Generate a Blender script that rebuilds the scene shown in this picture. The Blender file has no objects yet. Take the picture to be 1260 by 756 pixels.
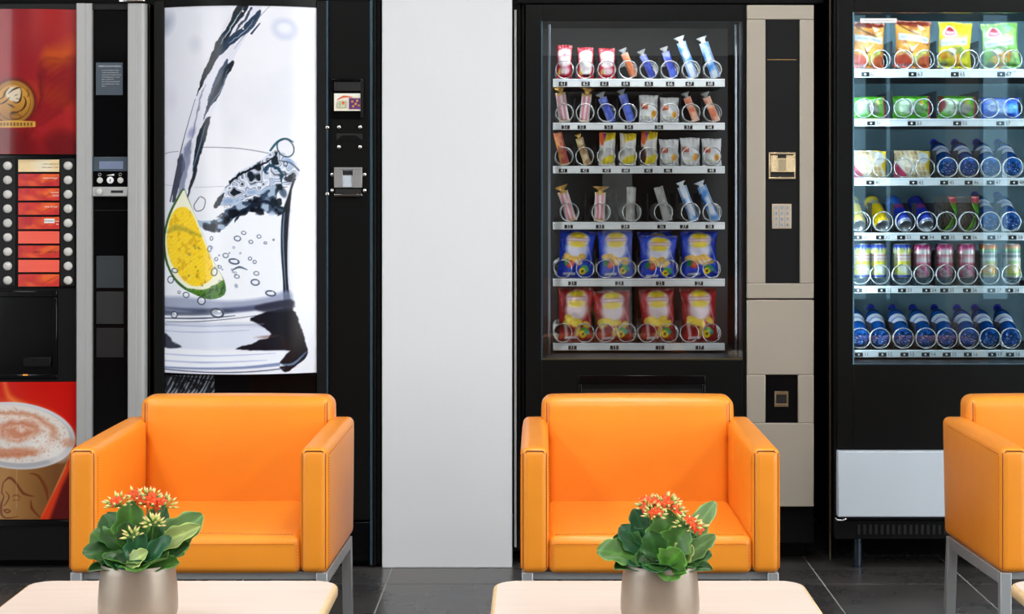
import bpy, math, random
import numpy as np
from mathutils import Vector, Matrix, Euler

# ------------------------------------------------------------------ camera, sky, lights, exposure
SC = bpy.context.scene
COL = SC.collection
F = 2271.0                       # focal length in pixels of a 1260 px wide frame
CX, CY, EYE = 663.0, 240.0, 1.2  # where the optical axis meets the frame, eye height
cam_d = bpy.data.cameras.new('camera')
cam_d.sensor_width = 36.0
cam_d.lens = 36.0 * F / 1260.0
cam_d.shift_x = (630.0 - CX) / 1260.0
cam_d.shift_y = (CY - 378.0) / 1260.0
cam_d.clip_start = 0.05
cam = bpy.data.objects.new('camera', cam_d)
cam.location = (0, 0, EYE)
cam.rotation_euler = (math.pi / 2, 0, 0)
COL.objects.link(cam)
SC.camera = cam

w = bpy.data.worlds.new('sky'); SC.world = w; w.use_nodes = True
wn = w.node_tree.nodes; wl = w.node_tree.links
bgn = wn['Background']
tc = wn.new('ShaderNodeTexCoord'); sp = wn.new('ShaderNodeSeparateXYZ')
rp = wn.new('ShaderNodeValToRGB')
wl.new(tc.outputs['Generated'], sp.inputs[0]); wl.new(sp.outputs['Z'], rp.inputs[0])
rp.color_ramp.elements[0].position = 0.0; rp.color_ramp.elements[0].color = (0.50, 0.80, 0.98, 1)
rp.color_ramp.elements[1].position = 0.5; rp.color_ramp.elements[1].color = (0.46, 0.80, 1.0, 1)
wl.new(rp.outputs[0], bgn.inputs[0]); bgn.inputs[1].default_value = 3.0

SC.view_settings.view_transform = 'Standard'
SC.view_settings.look = 'None'
SC.view_settings.exposure = -0.58
SC.view_settings.gamma = 1.0
SC.view_settings.use_curve_mapping = False
SC.cycles.use_denoising = True
SC.cycles.max_bounces = 6
SC.cycles.transparent_max_bounces = 12
SC.cycles.sample_clamp_indirect = 4.0

def area(name, loc, target, sx, sy, power, col=(1, 1, 1), spread=math.pi):
    l = bpy.data.lights.new(name, 'AREA'); l.shape = 'RECTANGLE'
    l.size = sx; l.size_y = sy; l.energy = power; l.color = col; l.spread = spread
    o = bpy.data.objects.new(name, l); COL.objects.link(o); o.location = loc
    o.rotation_euler = (Vector(target) - Vector(loc)).to_track_quat('-Z', 'Y').to_euler()
    return o

ROOM_X0, ROOM_X1, ROOM_Y0, ROOM_Y1, ROOM_Z = -3.9, 4.9, -3.2, 6.95, 2.95
# daylight entering through the glazed wall on the right, the windows behind the viewer and the small one on the left
area('daylight_right_glazing', (ROOM_X1 - 0.05, 1.9, 1.5), (0.0, 3.6, 0.7), 5.2, 2.4, 290, (1.0, 0.995, 0.985))
area('daylight_left_glazing', (ROOM_X0 + 0.05, 1.9, 1.5), (0.0, 3.6, 0.8), 3.0, 2.2, 90, (0.97, 0.98, 1.0))
LAMPS = [(x, y) for y in (-1.6, 0.6, 2.6, 4.4) for x in (-2.0, 0.3, 2.6)]  # row nearest the front wall is added to brighten its upper band
for lx, ly in LAMPS:
    area('ceiling_lamp_light', (lx, ly, ROOM_Z - 0.045), (lx, ly, 0), .56, .56, 26, (1.0, 0.99, 0.98))

# ------------------------------------------------------------------ helpers
def s_at(Y): return F / Y
def Yof(s): return F / s
def P(px, py, Y):
    s = F / Y
    return Vector(((px - CX) / s, Y, EYE - (py - CY) / s))

def srgb(c):
    if isinstance(c, str):
        c = tuple(int(c[i:i + 2], 16) for i in (0, 2, 4))
    c = [x / 255.0 for x in c[:3]]
    return tuple(x / 12.92 if x <= 0.04045 else ((x + 0.055) / 1.055) ** 2.4 for x in c)

def lin(a):
    a = np.clip(a / 255.0, 0, 1)
    return np.where(a <= 0.04045, a / 12.92, ((a + 0.055) / 1.055) ** 2.4)

def mat(name, col=(128, 128, 128), rough=0.5, metal=0.0, spec=0.5, coat=0.0, emit=None, estr=0.0,
        attr=False, bump=0.0, bscale=40.0, var=0.0, vscale=6.0, trans=0.0, alpha=1.0, coat_rough=0.05,
        stretch=(1, 1, 1), emit_attr=0.0, ior=1.45, bdist=0.01):
    m = bpy.data.materials.new(name); m.use_nodes = True
    nt = m.node_tree; n = nt.nodes; L = nt.links; b = n['Principled BSDF']
    c = srgb(col)
    b.inputs['Base Color'].default_value = (*c, 1)
    b.inputs['Roughness'].default_value = rough
    b.inputs['Metallic'].default_value = metal
    b.inputs['Specular IOR Level'].default_value = spec
    b.inputs['Coat Weight'].default_value = coat
    b.inputs['Coat Roughness'].default_value = coat_rough
    b.inputs['Transmission Weight'].default_value = trans
    b.inputs['IOR'].default_value = ior
    b.inputs['Alpha'].default_value = alpha
    t = n.new('ShaderNodeTexCoord'); mp = n.new('ShaderNodeMapping')
    mp.inputs['Scale'].default_value = stretch
    L.new(t.outputs['Object'], mp.inputs[0])
    src = None
    if attr:
        a = n.new('ShaderNodeAttribute'); a.attribute_name = 'art'; src = a.outputs['Color']
    if var > 0:
        nz = n.new('ShaderNodeTexNoise'); nz.inputs['Scale'].default_value = vscale
        nz.inputs['Detail'].default_value = 6
        L.new(mp.outputs[0], nz.inputs['Vector'])
        mr = n.new('ShaderNodeMapRange')
        mr.inputs['From Min'].default_value = 0.3; mr.inputs['From Max'].default_value = 0.7
        mr.inputs['To Min'].default_value = 1 - var; mr.inputs['To Max'].default_value = 1 + var
        L.new(nz.outputs['Fac'], mr.inputs['Value'])
        mx = n.new('ShaderNodeMix'); mx.data_type = 'RGBA'; mx.blend_type = 'MULTIPLY'
        mx.inputs['Factor'].default_value = 1.0
        if src is not None: L.new(src, mx.inputs['A'])
        else: mx.inputs['A'].default_value = (*c, 1)
        L.new(mr.outputs[0], mx.inputs['B']); src = mx.outputs['Result']
    if src is not None: L.new(src, b.inputs['Base Color'])
    if emit is not None:
        b.inputs['Emission Color'].default_value = (*srgb(emit), 1); b.inputs['Emission Strength'].default_value = estr
    if emit_attr > 0 and src is not None:
        L.new(src, b.inputs['Emission Color']); b.inputs['Emission Strength'].default_value = emit_attr
    if bump > 0:
        nb = n.new('ShaderNodeTexNoise'); nb.inputs['Scale'].default_value = bscale; nb.inputs['Detail'].default_value = 3
        L.new(mp.outputs[0], nb.inputs['Vector'])
        bp = n.new('ShaderNodeBump'); bp.inputs['Strength'].default_value = bump; bp.inputs['Distance'].default_value = bdist
        L.new(nb.outputs['Fac'], bp.inputs['Height']); L.new(bp.outputs[0], b.inputs['Normal'])
    return m

def pane_glass(name, tint=(255, 255, 255), refl=1.0):
    """thin sheet of glass: lets light straight through, mirrors a little by fresnel"""
    m = bpy.data.materials.new(name); m.use_nodes = True
    n = m.node_tree.nodes; L = m.node_tree.links
    n.remove(n['Principled BSDF'])
    tr = n.new('ShaderNodeBsdfTransparent'); tr.inputs[0].default_value = (*srgb(tint), 1)
    gl = n.new('ShaderNodeBsdfGlossy'); gl.inputs['Roughness'].default_value = 0.01
    fr = n.new('ShaderNodeFresnel'); fr.inputs['IOR'].default_value = 1.5
    ma = n.new('ShaderNodeMath'); ma.operation = 'MULTIPLY'; ma.inputs[1].default_value = refl; ma.use_clamp = True
    mx = n.new('ShaderNodeMixShader')
    L.new(fr.outputs[0], ma.inputs[0]); L.new(ma.outputs[0], mx.inputs[0])
    L.new(tr.outputs[0], mx.inputs[1]); L.new(gl.outputs[0], mx.inputs[2])
    L.new(mx.outputs[0], n['Material Output'].inputs[0])
    return m

class MB:
    """collects shapes, then links them as one mesh object"""
    def __init__(s): s.v = []; s.f = []; s.m = []; s.mi = 0
    def mat(s, i): s.mi = i; return s
    def add(s, vs, fs):
        o = len(s.v); s.v += [tuple(p) for p in vs]
        s.f += [tuple(i + o for i in f) for f in fs]; s.m += [s.mi] * len(fs)
        return s
    def box(s, x0, y0, z0, x1, y1, z1):
        vs = [(x0, y0, z0), (x1, y0, z0), (x1, y1, z0), (x0, y1, z0), (x0, y0, z1), (x1, y0, z1), (x1, y1, z1), (x0, y1, z1)]
        return s.add(vs, [(0, 3, 2, 1), (4, 5, 6, 7), (0, 1, 5, 4), (1, 2, 6, 5), (2, 3, 7, 6), (3, 0, 4, 7)])
    def hexa(s, c8):
        return s.add(c8, [(0, 3, 2, 1), (4, 5, 6, 7), (0, 1, 5, 4), (1, 2, 6, 5), (2, 3, 7, 6), (3, 0, 4, 7)])
    def rect(s, x0, y0, x1, y1, Yf, Yb):
        """a slab whose front face covers these pixels at depth Yf"""
        a = P(x0, y1, Yf); b = P(x1, y0, Yf)
        return s.box(a.x, Yf, a.z, b.x, Yb, b.z)
    def frame(s, o, i, Yf, Yb):
        s.rect(o[0], o[1], o[2], i[1], Yf, Yb); s.rect(o[0], i[3], o[2], o[3], Yf, Yb)
        s.rect(o[0], i[1], i[0], i[3], Yf, Yb); s.rect(i[2], i[1], o[2], i[3], Yf, Yb)
        return s
    def tube(s, pts, r, n=6, closed=False, cap=True):
        pts = [Vector(p) for p in pts]; N = len(pts)
        rs = r if isinstance(r, (list, tuple)) else [r] * N
        base = len(s.v); up = None
        for i, p in enumerate(pts):
            if closed: t = pts[(i + 1) % N] - pts[i - 1]
            else: t = pts[min(i + 1, N - 1)] - pts[max(i - 1, 0)]
            t.normalize()
            if up is None:
                up = Vector((0, 0, 1)) if abs(t.z) < 0.9 else Vector((1, 0, 0))
            a = t.cross(up)
            if a.length < 1e-6: a = t.cross(Vector((0, 1, 0)))
            a.normalize(); b = a.cross(t).normalized(); up = b
            for k in range(n):
                an = 2 * math.pi * k / n
                s.v.append(tuple(p + (a * math.cos(an) + b * math.sin(an)) * rs[i]))
        for i in range(N if closed else N - 1):
            j = (i + 1) % N
            for k in range(n):
                l = (k + 1) % n
                s.f.append((base + i * n + k, base + i * n + l, base + j * n + l, base + j * n + k)); s.m.append(s.mi)
        if cap and not closed:
            s.f.append(tuple(base + k for k in range(n))[::-1]); s.m.append(s.mi)
            s.f.append(tuple(base + (N - 1) * n + k for k in range(n))); s.m.append(s.mi)
        return s
    def lathe(s, prof, c=(0, 0, 0), n=32, axis='z'):
        """prof: list of (radius, height)"""
        base = len(s.v); c = Vector(c)
        for (r, h) in prof:
            for k in range(n):
                a = 2 * math.pi * k / n
                if axis == 'z': p = (r * math.cos(a), r * math.sin(a), h)
                elif axis == 'y': p = (r * math.cos(a), h, r * math.sin(a))
                else: p = (h, r * math.cos(a), r * math.sin(a))
                s.v.append(tuple(c + Vector(p)))
        for i in range(len(prof) - 1):
            for k in range(n):
                l = (k + 1) % n
                q = (base + i * n + k, base + i * n + l, base + (i + 1) * n + l, base + (i + 1) * n + k)
                s.f.append(q if axis != 'y' else q[::-1]); s.m.append(s.mi)
        return s
    def disc(s, px, py, rpx, Yf, Yb, n=20, dome=0.0):
        c = P(px, py, Yf); r = rpx * Yf / F
        prof = [(r, Yb - Yf), (r, 0.0), (r * .8, -dome * .6), (r * .4, -dome * .95), (0.0001, -dome)]
        return s.lathe(prof, c, n, 'y')
    def build(s, name, mats, parent=None, bevel=0.0, seg=2, smooth=None, props=None):
        me = bpy.data.meshes.new(name); me.from_pydata(s.v, [], s.f)
        if not isinstance(mats, (list, tuple)): mats = [mats]
        for m in mats: me.materials.append(m)
        if len(mats) > 1: me.polygons.foreach_set('material_index', s.m)
        fix_normals(me)
        return link(name, me, parent, bevel, seg, smooth)

def fix_normals(me):
    import bmesh
    bm = bmesh.new(); bm.from_mesh(me)
    bmesh.ops.recalc_face_normals(bm, faces=bm.faces)
    bm.to_mesh(me); bm.free()

def link(name, me, parent=None, bevel=0.0, seg=2, smooth=None):
    if smooth is not None:
        me.polygons.foreach_set('use_smooth', [True] * len(me.polygons))
        me.set_sharp_from_angle(angle=math.radians(smooth))
    o = bpy.data.objects.new(name, me); COL.objects.link(o)
    if parent is not None: attach(o, parent)
    if bevel > 0:
        b = o.modifiers.new('bevel', 'BEVEL'); b.width = bevel; b.segments = seg; b.limit_method = 'ANGLE'
        b.angle_limit = math.radians(35); b.harden_normals = False
        if smooth is None:
            me.polygons.foreach_set('use_smooth', [True] * len(me.polygons)); me.set_sharp_from_angle(angle=math.radians(50))
    return o

def attach(o, parent):
    o.parent = parent
    if parent.type == 'EMPTY':
        o.matrix_parent_inverse = Matrix.Translation(-parent.location)

def thing(name, label, cat, loc=(0, 0, 0), group=None):
    o = bpy.data.objects.new(name, None); COL.objects.link(o); o.location = loc
    o.empty_display_size = 0.05
    return tag(o, label, cat, group)

def tag(o, label=None, cat=None, group=None, kind=None):
    if label: o['label'] = label
    if cat: o['category'] = cat
    if group: o['group'] = group
    if kind: o['kind'] = kind
    return o

def dup(root, loc, rot, label, group=None):
    r = root.copy(); COL.objects.link(r); r.location = loc; r.rotation_euler = rot
    r['label'] = label
    if group: r['group'] = group
    for ch in list(root.children):
        c = ch.copy(); COL.objects.link(c); c.parent = r
        for g in list(ch.children):
            d = g.copy(); COL.objects.link(d); d.parent = c
    return r

FONT_CACHE = {}
def text_mesh(string, size):
    key = (string, size)
    if key in FONT_CACHE: return FONT_CACHE[key]
    cu = bpy.data.curves.new('lettering', 'FONT'); cu.body = string; cu.size = size
    cu.align_x = 'CENTER'; cu.align_y = 'CENTER'; cu.resolution_u = 2; cu.fill_mode = 'FRONT'
    ob = bpy.data.objects.new('lettering', cu)
    me = bpy.data.meshes.new_from_object(ob)
    vs = [tuple(v.co) for v in me.vertices]; fs = [tuple(p.vertices) for p in me.polygons]
    bpy.data.objects.remove(ob); bpy.data.curves.remove(cu); bpy.data.meshes.remove(me)
    FONT_CACHE[key] = (vs, fs)
    return vs, fs

def put_text(mb, string, px, py, hpx, Y, align='c'):
    """flat lettering lying 0.3 mm proud of depth Y; hpx = letter height in pixels"""
    size = hpx * Y / F * 1.4
    vs, fs = text_mesh(string, size)
    if not vs: return
    c = P(px, py, Y)
    xs = [v[0] for v in vs]
    dx = 0 if align == 'c' else (-min(xs) if align == 'l' else -max(xs))
    mb.add([(c.x + v[0] + dx, Y - 0.0004, c.z + v[1]) for v in vs], fs)

def grid_mesh(name, Pn, Cn, materials, parent=None, smooth=True, flip=False):
    ny, nx = Pn.shape[:2]
    me = bpy.data.meshes.new(name)
    nv = nx * ny; nf = (nx - 1) * (ny - 1)
    me.vertices.add(nv); me.vertices.foreach_set('co', Pn.astype(np.float32).reshape(-1))
    i = np.arange(nv).reshape(ny, nx)
    q = np.stack([i[:-1, :-1], i[:-1, 1:], i[1:, 1:], i[1:, :-1]], -1).reshape(-1, 4)
    if flip: q = q[:, ::-1]
    me.loops.add(nf * 4); me.loops.foreach_set('vertex_index', q.reshape(-1).astype(np.int32))
    me.polygons.add(nf); me.polygons.foreach_set('loop_start', (np.arange(nf) * 4).astype(np.int32))
    me.update(calc_edges=True)
    if Cn is not None:
        a = me.color_attributes.new('art', 'FLOAT_COLOR', 'POINT')
        c = np.ones((nv, 4), np.float32); c[:, :3] = lin(Cn.reshape(-1, 3))
        a.data.foreach_set('color', c.reshape(-1))
    me.materials.append(materials)
    if smooth: me.polygons.foreach_set('use_smooth', [True] * nf)
    o = bpy.data.objects.new(name, me); COL.objects.link(o)
    if parent is not None: attach(o, parent)
    return o

# ------------------------------------------------------------------ a small numpy painter (prints on panels and packets)
def vnoise(h, w, cell, seed, octaves=4):
    rng = np.random.default_rng(seed); out = np.zeros((h, w)); amp = 1.0; tot = 0
    yy, xx = np.mgrid[0:h, 0:w].astype(float)
    for o in range(octaves):
        c = max(cell / 2 ** o, 1.0)
        gh, gw = int(h / c) + 3, int(w / c) + 3
        g = rng.random((gh, gw)); y = yy / c; x = xx / c
        y0 = y.astype(int); x0 = x.astype(int); fy = y - y0; fx = x - x0
        fy = fy * fy * (3 - 2 * fy); fx = fx * fx * (3 - 2 * fx)
        v = (g[y0, x0] * (1 - fx) + g[y0, x0 + 1] * fx) * (1 - fy) + (g[y0 + 1, x0] * (1 - fx) + g[y0 + 1, x0 + 1] * fx) * fy
        out += v * amp; tot += amp; amp *= 0.5
    return out / tot

class Art:
    def __init__(s, x0, y0, x1, y1, bg, k=1.0):
        s.nx = max(int((x1 - x0) * k), 4) + 1; s.ny = max(int((y1 - y0) * k), 4) + 1; s.k = k
        s.X, s.Y = np.meshgrid(np.linspace(x0, x1, s.nx), np.linspace(y0, y1, s.ny))
        s.X0, s.Y0 = s.X.copy(), s.Y.copy()
        s.A = np.zeros((s.ny, s.nx, 3)) + np.array(bg, float)
    def warp(s, amp, cell, seed=1):
        if amp == 0: s.X, s.Y = s.X0.copy(), s.Y0.copy(); return s
        s.X = s.X0 + (vnoise(s.ny, s.nx, cell * s.k, seed) - .5) * 2 * amp
        s.Y = s.Y0 + (vnoise(s.ny, s.nx, cell * s.k, seed + 77) - .5) * 2 * amp
        return s
    def blend(s, m, col, al=1.0):
        m = (np.clip(m, 0, 1) * al)[..., None]
        s.A = s.A * (1 - m) + (col if isinstance(col, np.ndarray) else np.array(col, float)) * m
        return s
    def soft(s, d, b): return np.clip(0.5 - d / max(b, 1.0 / s.k), 0, 1)
    def segd(s, a, b):
        ax, ay = a; bx, by = b; dx, dy = bx - ax, by - ay
        t = np.clip(((s.X - ax) * dx + (s.Y - ay) * dy) / (dx * dx + dy * dy + 1e-9), 0, 1)
        return np.hypot(s.X - ax - t * dx, s.Y - ay - t * dy), t
    def polym(s, pts, b=0.7):
        d = np.full(s.X.shape, 1e9); ins = np.zeros(s.X.shape, bool)
        for i in range(len(pts)):
            a, c = pts[i - 1], pts[i]
            d = np.minimum(d, s.segd(a, c)[0])
            cond = ((a[1] > s.Y) != (c[1] > s.Y))
            xi = (c[0] - a[0]) * (s.Y - a[1]) / ((c[1] - a[1]) + 1e-12) + a[0]
            ins ^= cond & (s.X < xi)
        return s.soft(np.where(ins, -d, d), b)
    def poly(s, pts, col, al=1.0, b=0.7, curve=True):
        if curve: pts = smooth_pts(pts, True)
        return s.blend(s.polym(pts, b), col, al)
    def ellm(s, cx, cy, rx, ry, rot=0, b=0.7):
        c, n = math.cos(rot), math.sin(rot); x = s.X - cx; y = s.Y - cy
        u = (x * c + y * n) / rx; v = (-x * n + y * c) / ry
        r = np.hypot(u, v); return s.soft((r - 1) * min(rx, ry), b)
    def ell(s, cx, cy, rx, ry, col, al=1.0, rot=0, b=0.7): return s.blend(s.ellm(cx, cy, rx, ry, rot, b), col, al)
    def ring(s, cx, cy, rx, ry, wd, col, al=1.0, rot=0, b=0.7):
        m = s.ellm(cx, cy, rx, ry, rot, b) * (1 - s.ellm(cx, cy, max(rx - wd, .1), max(ry - wd, .1), rot, b))
        return s.blend(m, col, al)
    def stroke(s, pts, wd, col, al=1.0, b=0.7, curve=True):
        if curve: pts = smooth_pts(pts, False)
        n = len(pts); m = np.zeros(s.X.shape)
        ws = np.interp(np.linspace(0, 1, n), np.linspace(0, 1, len(wd)), wd) if isinstance(wd, (list, tuple)) else [wd] * n
        for i in range(n - 1):
            d, t = s.segd(pts[i], pts[i + 1])
            m = np.maximum(m, s.soft(d - (ws[i] * (1 - t) + ws[i + 1] * t) * .5, b))
        return s.blend(m, col, al)
    def rect(s, x0, y0, x1, y1, col, al=1.0, b=0.7):
        d = np.maximum(np.maximum(x0 - s.X, s.X - x1), np.maximum(y0 - s.Y, s.Y - y1))
        return s.blend(s.soft(d, b), col, al)
    def noise(s, col, cell, seed, lo=.5, hi=.7, al=1.0, sy=1.0):
        n = vnoise(s.ny, s.nx, cell * s.k, seed)
        return s.blend((n - lo) / (hi - lo), col, al)
    def at(s, nx, ny):
        """resample to nx by ny"""
        u = np.linspace(0, s.nx - 1.001, nx); v = np.linspace(0, s.ny - 1.001, ny)
        x0 = u.astype(int); y0 = v.astype(int); fx = (u - x0)[None, :, None]; fy = (v - y0)[:, None, None]
        A = s.A; a = A[y0][:, x0]; b = A[y0][:, x0 + 1]; c = A[y0 + 1][:, x0]; d = A[y0 + 1][:, x0 + 1]
        return (a * (1 - fx) + b * fx) * (1 - fy) + (c * (1 - fx) + d * fx) * fy

def smooth_pts(pts, closed, k=3):
    n = len(pts); out = []
    if n < 3: return list(pts)
    rng = range(n) if closed else range(n - 1)
    for i in rng:
        if closed: p0, p1, p2, p3 = pts[i - 1], pts[i], pts[(i + 1) % n], pts[(i + 2) % n]
        else: p0, p1, p2, p3 = pts[max(i - 1, 0)], pts[i], pts[i + 1], pts[min(i + 2, n - 1)]
        for j in range(k):
            t = j / k
            out.append(tuple(0.5 * ((2 * p1[q]) + (-p0[q] + p2[q]) * t + (2 * p0[q] - 5 * p1[q] + 4 * p2[q] - p3[q]) * t * t
                             + (-p0[q] + 3 * p1[q] - 3 * p2[q] + p3[q]) * t ** 3) for q in (0, 1)))
    if not closed: out.append(tuple(pts[-1]))
    return out

def puff(hx, hy, hz, r, bulge, n=10, deform=None, c=(0, 0, 0)):
    """upholstered block: rounded edges and softly swollen faces; returns verts, faces"""
    V = {}; verts = []; faces = []
    h = (hx, hy, hz)
    # denser rows near the edges so the roundings stay smooth
    e = [-1.0]
    def line(hh):
        k = r / hh
        a = [-1, -1 + k * .25, -1 + k * .6, -1 + k]
        mid = list(np.linspace(-1 + k, 1 - k, n))[1:-1]
        return a + mid + [1 - k, 1 - k * .6, 1 - k * .25, 1]
    Ls = [line(x) for x in h]
    def key(p): return tuple(round(x, 5) for x in p)
    def vid(p):
        k = key(p)
        if k in V: return V[k]
        q = [p[i] * h[i] for i in range(3)]
        inn = [max(-(h[i] - r), min(h[i] - r, q[i])) for i in range(3)]
        d = Vector([q[i] - inn[i] for i in range(3)])
        if d.length > 1e-9: d.normalize()
        out = Vector(inn) + d * r
        bx = (1 - p[1] ** 2) * (1 - p[2] ** 2); by = (1 - p[0] ** 2) * (1 - p[2] ** 2); bz = (1 - p[0] ** 2) * (1 - p[1] ** 2)
        for i, bb in enumerate((bx, by, bz)):
            if abs(p[i]) > .999: out[i] += math.copysign(bulge * bb ** .6 if bb > 0 else 0, p[i])
        out += Vector(c)
        if deform: out = Vector(deform(out))
        V[k] = len(verts); verts.append(tuple(out)); return V[k]
    for ax in range(3):
        u, v = [(1, 2), (2, 0), (0, 1)][ax]
        for sgn in (-1, 1):
            for i in range(len(Ls[u]) - 1):
                for j in range(len(Ls[v]) - 1):
                    q = []
                    for (a, b) in ((i, j), (i + 1, j), (i + 1, j + 1), (i, j + 1)):
                        p = [0, 0, 0]; p[ax] = sgn; p[u] = Ls[u][a]; p[v] = Ls[v][b]; q.append(vid(p))
                    faces.append(tuple(q) if sgn > 0 else tuple(q[::-1]))
    return verts, faces
# ------------------------------------------------------------------ materials
M = {}
M['black_lacquer'] = mat('black_lacquer', (17, 17, 17), 0.3, spec=0.16, bump=0.02, bscale=300, var=.08)
M['black_matt'] = mat('black_matt', (8, 8, 9), 0.55, spec=0.12, var=.1)
M['black_gloss'] = mat('black_gloss', (9, 9, 11), 0.08, spec=0.3, var=.05)
M['dark_panel'] = mat('dark_panel', (27, 27, 28), 0.3, spec=0.2, var=.06, vscale=2)
M['silver'] = mat('silver', (172, 172, 172), 0.48, metal=0.25, spec=0.5, var=.01)
M['champagne'] = mat('champagne', (176, 167, 153), 0.36, metal=0.4, spec=0.5, var=.015)
M['pale_grey'] = mat('pale_grey', (196, 206, 216), 0.45, metal=0.1, spec=0.5, var=.02)
M['chrome'] = mat('chrome', (215, 215, 215), 0.16, metal=1.0, var=.02)
M['brushed'] = mat('brushed', (172, 172, 172), 0.35, metal=.75, var=.04, bump=.04, bscale=400, stretch=(1, 1, 8))
M['blue_edge'] = mat('blue_edge', (70, 95, 110), 0.25, metal=.5, var=.05)
M['white_paint'] = mat('white_paint', (219, 221, 224), 0.7, spec=.25, var=.012, vscale=3, bump=.03, bscale=180)
M['wall_plaster'] = mat('wall_plaster', (205, 205, 203), 0.8, spec=.2, var=.02, bump=.05, bscale=150)
M['dark_wall'] = mat('dark_wall', (22, 22, 24), 0.7, spec=.2, var=.1)
M['ceiling'] = mat('ceiling_paint', (225, 225, 222), 0.85, spec=.1, var=.01)
M['shelf_white'] = mat('shelf_white', (228, 230, 232), 0.35, spec=.4, var=.01)
M['tray'] = mat('tray', (34, 36, 40), 0.45, metal=.3, var=.1)
M['wire'] = mat('wire', (225, 228, 230), 0.22, metal=.7, var=.03)
M['ink'] = mat('ink', (15, 15, 15), 0.5, var=.02)
M['white_print'] = mat('white_print', (240, 240, 240), 0.5, var=.01)
M['glass'] = pane_glass('machine_glass', (250, 252, 252), 1.3)
M['case_glass'] = pane_glass('tinted_machine_glass', (238, 247, 250), 1.5)

# floor: stone tiles with pale joints
def tile_material():
    m = mat('stone_tile', (92, 90, 88), 0.42, spec=.6, bump=.05, bscale=26)
    n = m.node_tree.nodes; L = m.node_tree.links; b = n['Principled BSDF']
    t = n['Texture Coordinate']; g = n.new('ShaderNodeNewGeometry')
    a = n.new('ShaderNodeTexNoise'); a.inputs['Scale'].default_value = 3.2; a.inputs['Detail'].default_value = 8; a.inputs['Roughness'].default_value = .62
    L.new(g.outputs['Position'], a.inputs['Vector'])
    r = n.new('ShaderNodeValToRGB'); e = r.color_ramp.elements
    e[0].position = .32; e[0].color = (*srgb((50, 50, 52)), 1); e[1].position = .62; e[1].color = (*srgb((78, 74, 72)), 1)
    x = e.new(.72); x.color = (*srgb((90, 74, 68)), 1)
    L.new(a.outputs['Fac'], r.inputs[0])
    oi = n.new('ShaderNodeObjectInfo'); mr = n.new('ShaderNodeMapRange')
    mr.inputs['To Min'].default_value = .9; mr.inputs['To Max'].default_value = 1.08; L.new(oi.outputs['Random'], mr.inputs[0])
    mx = n.new('ShaderNodeMix'); mx.data_type = 'RGBA'; mx.blend_type = 'MULTIPLY'; mx.inputs['Factor'].default_value = 1
    L.new(r.outputs[0], mx.inputs['A']); L.new(mr.outputs[0], mx.inputs['B']); L.new(mx.outputs['Result'], b.inputs['Base Color'])
    rr = n.new('ShaderNodeMapRange'); rr.inputs['To Min'].default_value = .2; rr.inputs['To Max'].default_value = .36
    L.new(a.outputs['Fac'], rr.inputs[0]); L.new(rr.outputs[0], b.inputs['Roughness'])
    return m
M['tile'] = tile_material()
M['grout'] = mat('grout', (158, 158, 156), 0.85, spec=.1, var=.08, vscale=30)

# ------------------------------------------------------------------ the room
def struct(name, mb, m, parent=None, **k):
    o = mb.build(name, m, parent, **k)
    if parent is None: o['kind'] = 'structure'
    return o

floor = struct('floor', MB().box(ROOM_X0 - .2, ROOM_Y0 - .2, -0.12, ROOM_X1 + .2, ROOM_Y1 + .2, -0.0012), M['grout'])
T = 0.45; TX0 = -0.4714; TY0 = 5.689
tile_me = None
k = 0
for i in range(-5, 8):
    for j in range(-9, 3):
        mb = MB(); g = 0.0024
        if tile_me is None:
            t = MB().box(g, g, -0.012, T - g, T - g, 0.0).build('tile', M['tile'], floor, bevel=0.0008, seg=1)
            tile_me = t.data
        else:
            t = bpy.data.objects.new('tile', tile_me); COL.objects.link(t); t.parent = floor
            b = t.modifiers.new('bevel', 'BEVEL'); b.width = .0008; b.segments = 1
        t.location = (TX0 + i * T, TY0 + j * T, 0.0)
        k += 1
# the far-away rest of the floor, where the joints cannot be told apart
tx0, tx1 = TX0 - 5 * T, TX0 + 8 * T; ty0, ty1 = TY0 - 9 * T, TY0 + 3 * T
fb = MB()
for (x0, y0, x1, y1) in ((ROOM_X0, ROOM_Y0, ROOM_X1, ty0), (ROOM_X0, ty1, ROOM_X1, ROOM_Y1), (ROOM_X0, ty0, tx0, ty1), (tx1, ty0, ROOM_X1, ty1)):
    if x1 > x0 and y1 > y0: fb.box(x0, y0, -0.0011, x1, y1, -0.0002)
o = fb.build('outer_floor', M['tile'], floor); o['kind'] = 'stuff'

struct('ceiling', MB().box(ROOM_X0 - .2, ROOM_Y0 - .2, ROOM_Z, ROOM_X1 + .2, ROOM_Y1 + .2, ROOM_Z + .15), M['ceiling'])
struct('wall_back', MB().box(ROOM_X0 - .2, ROOM_Y1, 0, ROOM_X1 + .2, ROOM_Y1 + .15, ROOM_Z), M['dark_wall'])
M['wood_panel'] = mat('dark_wood_panel', (58, 40, 30), .5, spec=.3, var=.2, vscale=3, stretch=(12, 12, 1))
def win_wall(name, axis, c0, c1, lo, hi, holes, zb, zt, m):
    """wall across `axis`, from lo to hi, thickness c0..c1, with window holes"""
    mb = MB()
    def bx(u0, u1, z0, z1):
        if u1 - u0 < 1e-4: return
        if axis == 'x': mb.box(c0, u0, z0, c1, u1, z1)
        else: mb.box(u0, c0, z0, u1, c1, z1)
    bx(lo, hi, 0, zb); bx(lo, hi, zt, ROOM_Z); u = lo
    for h0, h1 in holes: bx(u, h0, zb, zt); u = h1
    bx(u, hi, zb, zt)
    return struct(name, mb, m)
M['window_frame'] = mat('window_frame', (60, 62, 64), 0.4, var=.05)
WN = [0]
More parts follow.
